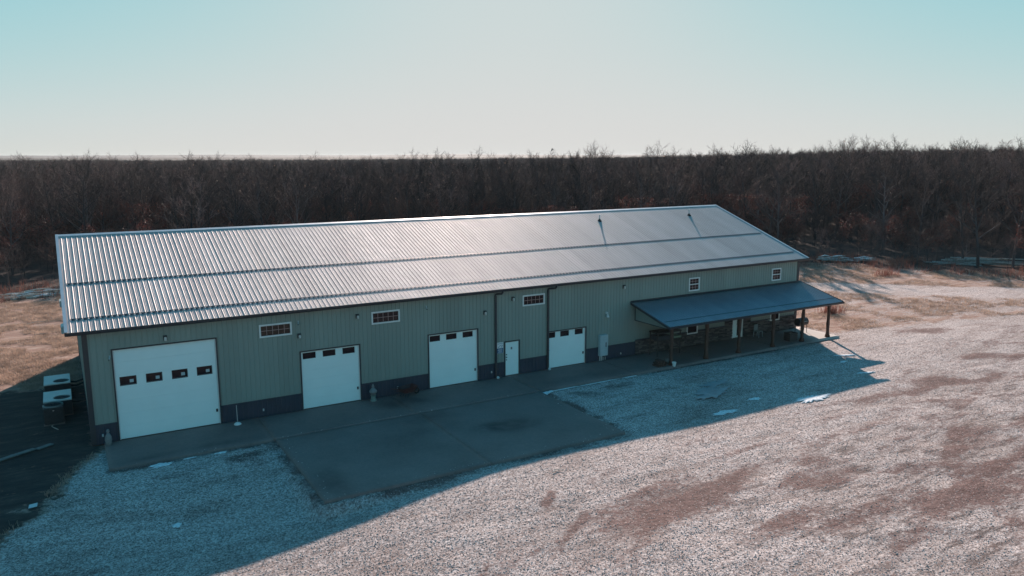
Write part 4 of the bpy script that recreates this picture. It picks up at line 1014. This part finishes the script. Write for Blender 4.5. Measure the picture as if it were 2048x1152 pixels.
# ------------------------------------------------------------------ TREES
def tree_segments(seed, H, spread=1.0, dens=1.0):
    rg = random.Random(seed); trunk, limbs, twigs = [], [], []
    def rv(s): return Vector((rg.uniform(-s, s), rg.uniform(-s, s), rg.uniform(-s, s)))
    def grow(p, d_, L, r0, r1, n, wob, upb, store):
        pts = [(p.copy(), r0)]; dd = d_.normalized()
        for i in range(n):
            dd = (dd+rv(wob)+Vector((0, 0, upb))).normalized(); p = p+dd*(L/n); pts.append((p.copy(), r0+(r1-r0)*(i+1)/n))
        store.append(pts); return pts
    lean = Vector((rg.uniform(-.06, .06), rg.uniform(-.06, .06), 1))
    tp = grow(Vector((0, 0, -.4)), lean, H*.86, .011*H+.03, .03, 9, .05, .05, trunk)
    nl = int(15*dens)
    for i in range(nl):
        f = .34+.64*(i+rg.random())/nl; k = min(int(f*9), 8); a, b = tp[k], tp[k+1]; q = f*9-k
        p = a[0].lerp(b[0], q); az = i*2.4+rg.uniform(-.5, .5); el = R(rg.uniform(22, 58)) if f < .8 else R(rg.uniform(45, 75))
        L = H*(.42-.26*f)*rg.uniform(.75, 1.2)*spread*1.25
        dr = Vector((math.cos(az)*math.cos(el), math.sin(az)*math.cos(el), math.sin(el)))
        r0 = min(a[1]*.6, .09); lp = grow(p, dr, L, r0, r0*.25, 5, .18, .10, trunk)
        for j in range(7):
            ff = .2+.8*(j+rg.random())/7; k2 = min(int(ff*5), 4); p2 = lp[k2][0].lerp(lp[k2+1][0], ff*5-k2)
            d2 = ((lp[k2+1][0]-lp[k2][0]).normalized()+rv(.85)+Vector((0, 0, .15))).normalized(); L2 = L*rg.uniform(.28, .5)*(1.15-ff*.5)
            bp = grow(p2, d2, L2, max(.014, r0*.35), .010, 3, .2, .08, limbs)
            for l_ in range(7):
                f3 = .15+.85*(l_+rg.random())/7; k3 = min(int(f3*3), 2); p3 = bp[k3][0].lerp(bp[k3+1][0], f3*3-k3)
                d3 = ((bp[k3+1][0]-bp[k3][0]).normalized()+rv(.8)).normalized(); L3 = rg.uniform(.3, .85)
                tw = grow(p3, d3, L3, .010, .006, 2, .25, .05, twigs)
                for _ in range(2):
                    q_ = tw[1][0]; d4 = ((tw[2][0]-tw[1][0]).normalized()+rv(.8)).normalized()
                    twigs.append([(q_, .0065), (q_+d4*rg.uniform(.2, .5), .004)])
    return trunk, limbs, twigs
def chains_mesh(name, sets, mat, leaves=None, leafmat_=None):
    Vs, Fs = [], []; n0 = 0
    for chains, k in sets:
        for ch in chains:
            P = np.array([tuple(c[0]) for c in ch]); rr_ = np.array([c[1] for c in ch]); m_ = len(P)
            T = np.gradient(P, axis=0); T /= np.linalg.norm(T, axis=1)[:, None]+1e-9
            ref = np.array([0.3, .2, 1.0]) if abs(T[0, 2]) < .9 else np.array([1.0, 0.2, 0])
            A = np.cross(T, ref); A /= np.linalg.norm(A, axis=1)[:, None]+1e-9; B = np.cross(T, A)
            th = np.arange(k)*2*np.pi/k
            Q = P[:, None]+rr_[:, None, None]*(A[:, None]*np.cos(th)[None, :, None]+B[:, None]*np.sin(th)[None, :, None])
            Vs.append(Q.reshape(-1, 3)); i2 = n0+np.arange(m_*k).reshape(m_, k); j2 = np.roll(i2, -1, 1)
            Fs.append(np.stack([i2[:-1].ravel(), j2[:-1].ravel(), j2[1:].ravel(), i2[1:].ravel()], 1)); n0 += m_*k
    nb = sum(len(f) for f in Fs)
    if leaves is not None and len(leaves):
        n = len(leaves); a = rng.random((n, 3))-.5; a /= np.linalg.norm(a, axis=1)[:, None]; b = np.cross(a, rng.random((n, 3))-.5); b /= np.linalg.norm(b, axis=1)[:, None]
        s_ = (.05+.05*rng.random(n))[:, None]
        Q = np.stack([leaves-a*s_, leaves+b*s_*.7, leaves+a*s_, leaves-b*s_*.7], 1).reshape(-1, 3); Vs.append(Q); Fs.append(n0+np.arange(n*4).reshape(n, 4))
    me = npmesh(name, np.concatenate(Vs), np.concatenate(Fs), mat)
    if leaves is not None and len(leaves):
        me.materials.append(leafmat_); mi = np.zeros(len(me.polygons), np.int32); mi[nb:] = 1; me.polygons.foreach_set('material_index', mi)
    return me
M['fleck'] = leafmat('sun_speck_leaf', (.26, .17, .13)); VAR = []  # sparse pale leaf quads, added as sunlit specks in the crowns
for s_ in range(9):
    H_ = (12.6, 13.0, 12.2, 13.4, 12.6, 11.8, 12.9, 12.6, 13.2)[s_]
    tr, lb_, tw = tree_segments(100+s_, H_, (1, .8, .9, 1.1, .7, .85, .95, 1, .8)[s_], (1, 1.1, .9, 1.1, 1, .9, 1, 1, 1.1)[s_])
    lv = None
    if s_ in (5, 7):      # oaks that keep their dead leaves low in the crown
        pts = np.array([tuple(c[-1][0]) for c in tw]); pts = pts[(pts[:, 2] < H_*.62)]
        lv = np.repeat(pts, 3, 0)+rng.normal(0, .14, (len(pts)*3, 3))
    pts = np.array([tuple(c[-1][0]) for c in tw])
    if lv is None: lv = pts[rng.random(len(pts)) < .008]; lm_ = M['fleck']
    else: lm_ = M['oakleaf']
    tm = chains_mesh('trunk', [(tr[:1], 7), (tr[1:], 5)], M['bark'])
    cm = chains_mesh('crown', [(lb_, 4), (tw, 3)], M['twig'], lv, lm_)
    VAR.append((tm, cm, lm_))
# saplings / understorey
SAP = []
for s_ in range(3):
    tr, lb_, tw = tree_segments(300+s_, 5.2, 1.3, .6)
    tr = [[(p_, r_*.45) for p_, r_ in c] for c in tr]
    pts = np.array([tuple(c[-1][0]) for c in tw]); lv = np.repeat(pts[::2], 2, 0)+rng.normal(0, .12, (len(pts[::2])*2, 3)) if s_ < 1 else None
    SAP.append((chains_mesh('trunk', [(tr, 4)], M['bark']), chains_mesh('crown', [(lb_, 3), (tw[::2], 3)], M['twig'], lv, M['oakleaf'])))
def in_view(x, y, mrg=4):
    a = np.degrees(np.arctan2(x-CAM.x, y-CAM.y))-30.5; return np.abs(a) < 33.6+mrg
# candidate positions on a jittered grid beyond the edge
def grid_pts(sp, lo, hi, rmax, mrg=4, seed=1, rmin=0):
    rg = np.random.default_rng(seed); a = np.arange(-160 if rmax < 700 else -900, rmax, sp); XX, YY = np.meshgrid(a, np.arange(-120, rmax, sp))
    XX = XX.ravel()+rg.uniform(-.42, .42, XX.size)*sp; YY = YY.ravel()+rg.uniform(-.42, .42, YY.size)*sp
    e = edge_in(XX, YY); rr_ = np.hypot(XX-CAM.x, YY-CAM.y)
    ok = (e > lo) & (e <= hi) & in_view(XX, YY, mrg) & (rr_ < rmax) & (rr_ > rmin); return XX[ok], YY[ok], e[ok]
tx, ty, te = grid_pts(3.6, .8, 400, 420, 5)
def in_gap(x, y):
    g_ = np.zeros(len(x), bool)
    for gx_, gy_, w_ in ((-3, 45, 4.5), (-8, 43, 3), (80, 21, 3.2), (64, 24, 3), (90, 9, 2.5)):
        a, b = x-gx_, y-gy_; al = a*.509+b*.861; g_ |= (np.abs(a*.861-b*.509) < w_) & (al > -1) & (al < 22)
    return g_
thin = ~in_gap(tx, ty); tx, ty, te = tx[thin], ty[thin], te[thin]
thin = rng.random(len(tx)) < np.where((te < 20) & ((tx > 60) | (tx < 20)), .38, 1.0); tx, ty, te = tx[thin], ty[thin], te[thin]
o_ = np.argsort(te+0.06*np.hypot(tx-CAM.x, ty-CAM.y)); tx, ty, te = tx[o_], ty[o_], te[o_]
NI = 290; rg = random.Random(5)
for i in range(min(NI, len(tx))):
    x, y = float(tx[i]), float(ty[i]); k = rg.choice((0, 1, 2, 3, 4, 6, 8, 0, 2, 4, 5, 7)); px = x+y*-.2
    oak = k in (5, 7)
    o = empty('bare_tree', (x, y, gz(x, y)), rg.uniform(0, 6.28)); sc = rg.uniform(.90, 1.0)*float(np.interp(x, [-10, 20, 45, 65], [.89, .92, .97, 1.0]))
    o.scale = (sc*rg.uniform(.9, 1.1), sc*rg.uniform(.9, 1.1), sc)
    side = 'left of the building' if x < -.5 else ('behind the building' if x < 62 else 'right of the building')
    if oak: lb_, gp = 'tree with rusty dead leaves at the front of the wood '+side, 'rusty leaved trees in the front of the wood '+side
    else: lb_, gp = 'leafless grey brown tree at the front of the wood '+side, 'bare trees in the front of the wood '+side
    tag(o, lb_, 'tree', gp)
    link('trunk', VAR[k][0], o); link('crown', VAR[k][1], o)
sx, sy, se = grid_pts(4.2, -.6, 14, 200, 4, 33)
sel = np.random.default_rng(3).permutation(len(sx))[:230]
for j in sel:
    x, y = float(sx[j]), float(sy[j]); o = empty('sapling', (x, y, gz(x, y)), rg.uniform(0, 6.28)); sc = rg.uniform(.5, 1.05); o.scale = (sc, sc, sc)
    side = 'left of the building' if x < -.5 else ('behind the building' if x < 62 else 'right of the building')
    tag(o, 'thin twiggy sapling among the trunks along the wood edge '+side, 'sapling', 'saplings along the wood edge '+side)
    k = rg.randrange(3); link('trunk', SAP[k][0], o); link('crown', SAP[k][1], o)
# the rest of the wood: one object, instanced
proto = bpy.data.collections.new('wood_prototypes')
for i, (tm, cm, lm_) in enumerate(VAR):
    me = bpy.data.meshes.new('wood_tree')
    import bmesh
    bm = bmesh.new(); bm.from_mesh(tm); bm.from_mesh(cm)
    bm.free()
    # join trunk + crown by arrays
    def arr(m_):
        v = np.empty(len(m_.vertices)*3, np.float32); m_.vertices.foreach_get('co', v); f = [tuple(p.vertices) for p in m_.polygons]; mi = np.empty(len(m_.polygons), np.int32); m_.polygons.foreach_get('material_index', mi); return v.reshape(-1, 3), np.array(f), mi
    v1, f1, m1 = arr(tm); v2, f2, m2 = arr(cm)
    me = npmesh('wood_tree', np.concatenate([v1, v2]), np.concatenate([f1, f2+len(v1)]), M['bark']); me.materials.append(M['twig']); me.materials.append(lm_)
    me.polygons.foreach_set('material_index', np.concatenate([m1, m2+1]).astype(np.int32))
    po = bpy.data.objects.new('wood_tree', me); proto.objects.link(po)
for tm, cm in SAP:
    v1, f1, m1 = arr(tm); v2, f2, m2 = arr(cm)
    me = npmesh('wood_undergrowth', np.concatenate([v1, v2]), np.concatenate([f1, f2+len(v1)]), M['bark']); me.materials.append(M['twig']); me.materials.append(M['oakleaf'])
    me.polygons.foreach_set('material_index', np.concatenate([m1, m2+1]).astype(np.int32))
    proto.objects.link(bpy.data.objects.new('wood_undergrowth', me))
rx, ry = list(tx[NI:]), list(ty[NI:])
fx_, fy_, fe = grid_pts(7.5, 50, 3000, 1050, 2, 77, 420)
rx += list(fx_); ry += list(fy_); nt_ = len(rx); ux_, uy_, ue_ = grid_pts(2.6, 4, 55, 260, 4, 91); g_ = ~(in_gap(ux_, uy_) & (ue_ < 12)); ux_, uy_ = ux_[g_], uy_[g_]; rx += list(ux_); ry += list(uy_); n = len(rx); print('wood instances', n)
rx, ry = np.array(rx), np.array(ry); rz = gza(rx, ry)
pm = bpy.data.meshes.new('distant_wood'); pm.vertices.add(n); pm.vertices.foreach_set('co', np.stack([rx, ry, rz], 1).astype(np.float32).ravel())
sc_ = rng.uniform(.88, .99, n)*np.where(np.hypot(rx-CAM.x, ry-CAM.y) > 160, .87, 1.0)*np.interp(rx/np.maximum(ry, 1), [0, .5, 1, 1.8], [.90, .92, .94, .97])
NU0 = 9; sc_ = np.where(np.arange(n) < nt_, sc_, rng.uniform(.45, 1.0, n))
pm.attributes.new('sc', 'FLOAT', 'POINT').data.foreach_set('value', sc_.astype(np.float32))
pm.attributes.new('rot', 'FLOAT_VECTOR', 'POINT').data.foreach_set('vector', np.stack([np.zeros(n), np.zeros(n), rng.random(n)*6.28], 1).astype(np.float32).ravel())
pm.attributes.new('idx', 'INT', 'POINT').data.foreach_set('value', np.where(np.arange(n) < nt_, rng.choice([0, 1, 2, 3, 4, 5, 6, 7, 8], n), NU0+rng.integers(0, 3, n)).astype(np.int32))
wood = link('distant_wood', pm); tag(wood, 'dense leafless winter wood stretching to the horizon behind the front trees', 'woodland', kind='stuff')
ng = bpy.data.node_groups.new('wood_instances', 'GeometryNodeTree'); ng.interface.new_socket('Geometry', in_out='INPUT', socket_type='NodeSocketGeometry'); ng.interface.new_socket('Geometry', in_out='OUTPUT', socket_type='NodeSocketGeometry')
gi, go = ng.nodes.new('NodeGroupInput'), ng.nodes.new('NodeGroupOutput')
iop = ng.nodes.new('GeometryNodeInstanceOnPoints'); ci = ng.nodes.new('GeometryNodeCollectionInfo'); ci.inputs[0].default_value = proto; ci.inputs[1].default_value = True; ci.inputs[2].default_value = True
iop.inputs['Pick Instance'].default_value = True
def na(nm, dt):
    a = ng.nodes.new('GeometryNodeInputNamedAttribute'); a.data_type = dt; a.inputs[0].default_value = nm; return [o for o in a.outputs if o.enabled and o.name == 'Attribute'][0]
ng.links.new(gi.outputs[0], iop.inputs['Points']); ng.links.new(ci.outputs[0], iop.inputs['Instance']); ng.links.new(na('idx', 'INT'), iop.inputs['Instance Index'])
ng.links.new(na('rot', 'FLOAT_VECTOR'), iop.inputs['Rotation']); ng.links.new(na('sc', 'FLOAT'), iop.inputs['Scale']); ng.links.new(iop.outputs[0], go.inputs[0])
md_ = wood.modifiers.new('wood', 'NODES'); md_.node_group = ng

# ------------------------------------------------------------------ edge brush, logs, poles
def edge_pts(N, lo, hi):
    x = rng.uniform(-25, 105, N*4); y = rng.uniform(-20, 60, N*4); e = edge_in(x, y); c_ = fbm(x*.2+9, y*.2, 3)
    ok = (e > lo) & (e < hi) & in_view(x, y, 3) & (c_ > .44); return x[ok][:N], y[ok][:N]
x, y = edge_pts(6500, -4.5, 6)
blades('edge_brush', x, y, .35+.75*rng.random(len(x))**2, .014, .5, M['brush'], 'reddish brush and tall weeds along the foot of the wood', 'brush', 7, .22)
x = np.concatenate([53.2+rng.normal(0, .45, 40), 75+rng.normal(0, .8, 30)]); y = np.concatenate([2.4+rng.normal(0, .35, 40), 12+rng.normal(0, .5, 30)])
blades('red_weeds', x, y, .5+.5*rng.random(len(x)), .014, .5, M['brush'], 'clumps of tall red weeds in the grass behind the last porch post', 'weeds', 8, .16)
def log_pile(name, x, y, n, L, r0, rz, mat, label, cat, spread=(1.5, .6), snow=False, hmax=.5):
    root = empty(name, (x, y, gz(x, y)), rz); tag(root, label, cat)
    for k in range(n):
        l_ = L*random.uniform(.4, 1.0); cx, cy = random.uniform(-1, 1)*spread[0], random.uniform(-1, 1)*spread[1]; a = random.gauss(0, .25); z = r0+hmax*random.random()*(1-abs(cy/spread[1]))
        p0 = Vector((cx-l_/2*math.cos(a), cy-l_/2*math.sin(a), z)); p1 = Vector((cx+l_/2*math.cos(a), cy+l_/2*math.sin(a), z+random.uniform(-.1, .15))); mid = (p0+p1)/2+Vector((0, random.uniform(-.1, .1), random.uniform(0, .12)))
        rr_ = r0*random.uniform(.5, 1.3); mb = MB(); mb.tube([p0, mid, p1], [rr_, rr_*.9, rr_*.6], 6); lg = mb.build('log', mat, root)
        if snow and k % 2 == 0:
            mb = MB(); mb.tube([p0.lerp(p1, .2)+Vector((0, 0, rr_*.8)), mid+Vector((0, 0, rr_*.8)), p0.lerp(p1, .8)+Vector((0, 0, rr_*.7))], [rr_*.5, rr_*.8, rr_*.5], 6); mb.build('snow_cap', M['snow'], root)
log_pile('log_pile', -1.9, 45.2, 34, 3.4, .075, R(25), M['logwood'], 'sunlit pale logs strewn at the wood edge left of the building', 'log pile', (2.6, 1.1), True)
log_pile('log_pile', -5.4, 44.2, 16, 2.2, .06, R(20), M['logwood'], 'pale broken branches at the wood edge, at the far left of the yard', 'log pile', (1.4, .8), False, .8)
log_pile('snowy_log_heap', 80.2, 21.2, 36, 2.6, .10, R(-35), M['greybranch'], 'snow dusted heap of logs at the wood edge right of the roof', 'log pile', (3.0, .9), True)
log_pile('felled_poles', 90.0, 10.0, 34, 6.5, .075, R(-52), M['greybranch'], 'stack of long grey green felled poles at the right edge of the wood', 'pole stack', (3.6, 1.1), False, .9)
log_pile('brush_heap', 72.5, 25.5, 22, 1.8, .05, R(-30), M['greybranch'], 'low dark heap of branches between the roof corner and the snowy logs', 'brush heap', (2.2, .7), True)
# fallen branch scraps on the left yard and a stick on the gravel
for (xa, ya, L_, a, lb) in ((-3.3, 31, 1.8, .3, 'pale fallen branch on the sunlit dry grass far left'), (-2.6, 26.5, 1.2, -.2, 'short pale stick on the sunlit grass left of the roof'), (-1.3, 3.1, .9, 1.9, 'thin pale stick in the dark grass beside the air conditioners'), (30.6, -24.6, .8, 0, 'curved pale stick on the gravel at the right bottom corner'), (15.9, -12.9, .45, .1, 'short reddish stick on the sunlit gravel below the pad')):
    z = gz(xa, ya); mb = MB(); mb.tube([(0, 0, .03), (L_*.4, .08, .07), (L_*.75, .05, .05), (L_, -.10, .03)], [.022, .02, .016, .008], 6)
    o = mb.build('fallen_stick', M['logwood'], loc=(xa, ya, z+.01), rz=a); tag(o, lb, 'stick')
# bird above the wood
bp = CAM+(fw+rt*((1104-1024)/1544.9)-up*((300-576)/1544.9)).normalized()*52
r = empty('bird', bp); tag(r, 'small dark bird diving above the tree tops', 'bird')
ax = (rt*-.45-up*.9+fw*.2).normalized()
mb = MB(); mb.tube([tuple(-ax*.085), tuple(-ax*.05), tuple(ax*.0), tuple(ax*.05), tuple(ax*.085), tuple(ax*.10)], [.012, .034, .042, .034, .018, .004], 10); mb.build('body', M['black'], r, smooth=True)
sd = ax.cross(fw).normalized()
for s_ in (-1, 1):
    mb = MB(); a, b, c = -ax*.05+sd*s_*.02, ax*.04+sd*s_*.02, -ax*.10+sd*s_*.09
    mb.quad(a, b, c); mb.quad(a+fw*.01, b+fw*.01, c+fw*.01); mb.quad(a, b, b+fw*.01, a+fw*.01); mb.quad(b, c, c+fw*.01, b+fw*.01); mb.build('wing', M['black'], r)
mb = MB(); mb.quad(-ax*.075-sd*.008, -ax*.075+sd*.008, -ax*.125+sd*.03, -ax*.125-sd*.03); mb.quad(-ax*.075-sd*.008+fw*.006, -ax*.075+sd*.008+fw*.006, -ax*.125+sd*.03+fw*.006, -ax*.125-sd*.03+fw*.006); mb.build('tail', M['black'], r)

# ------------------------------------------------------------------ the air
mb = MB(); mb.box(-7000, 9000, -120, 9000, -8.5, 17.0); hz = mb.build('haze', None); hz['kind'] = 'stuff'; hz['label'] = 'thin winter haze over the yard and the wood'
hm = bpy.data.materials.new('haze_air'); hm.use_nodes = True; hn = hm.node_tree; hn.nodes.clear()
pv = hn.nodes.new('ShaderNodeVolumePrincipled'); pv.inputs['Color'].default_value = (.80, .88, .92, 1); pv.inputs['Density'].default_value = .00008; pv.inputs['Anisotropy'].default_value = .2
ho = hn.nodes.new('ShaderNodeOutputMaterial'); hn.links.new(pv.outputs[0], ho.inputs['Volume']); hz.data.materials.append(hm)
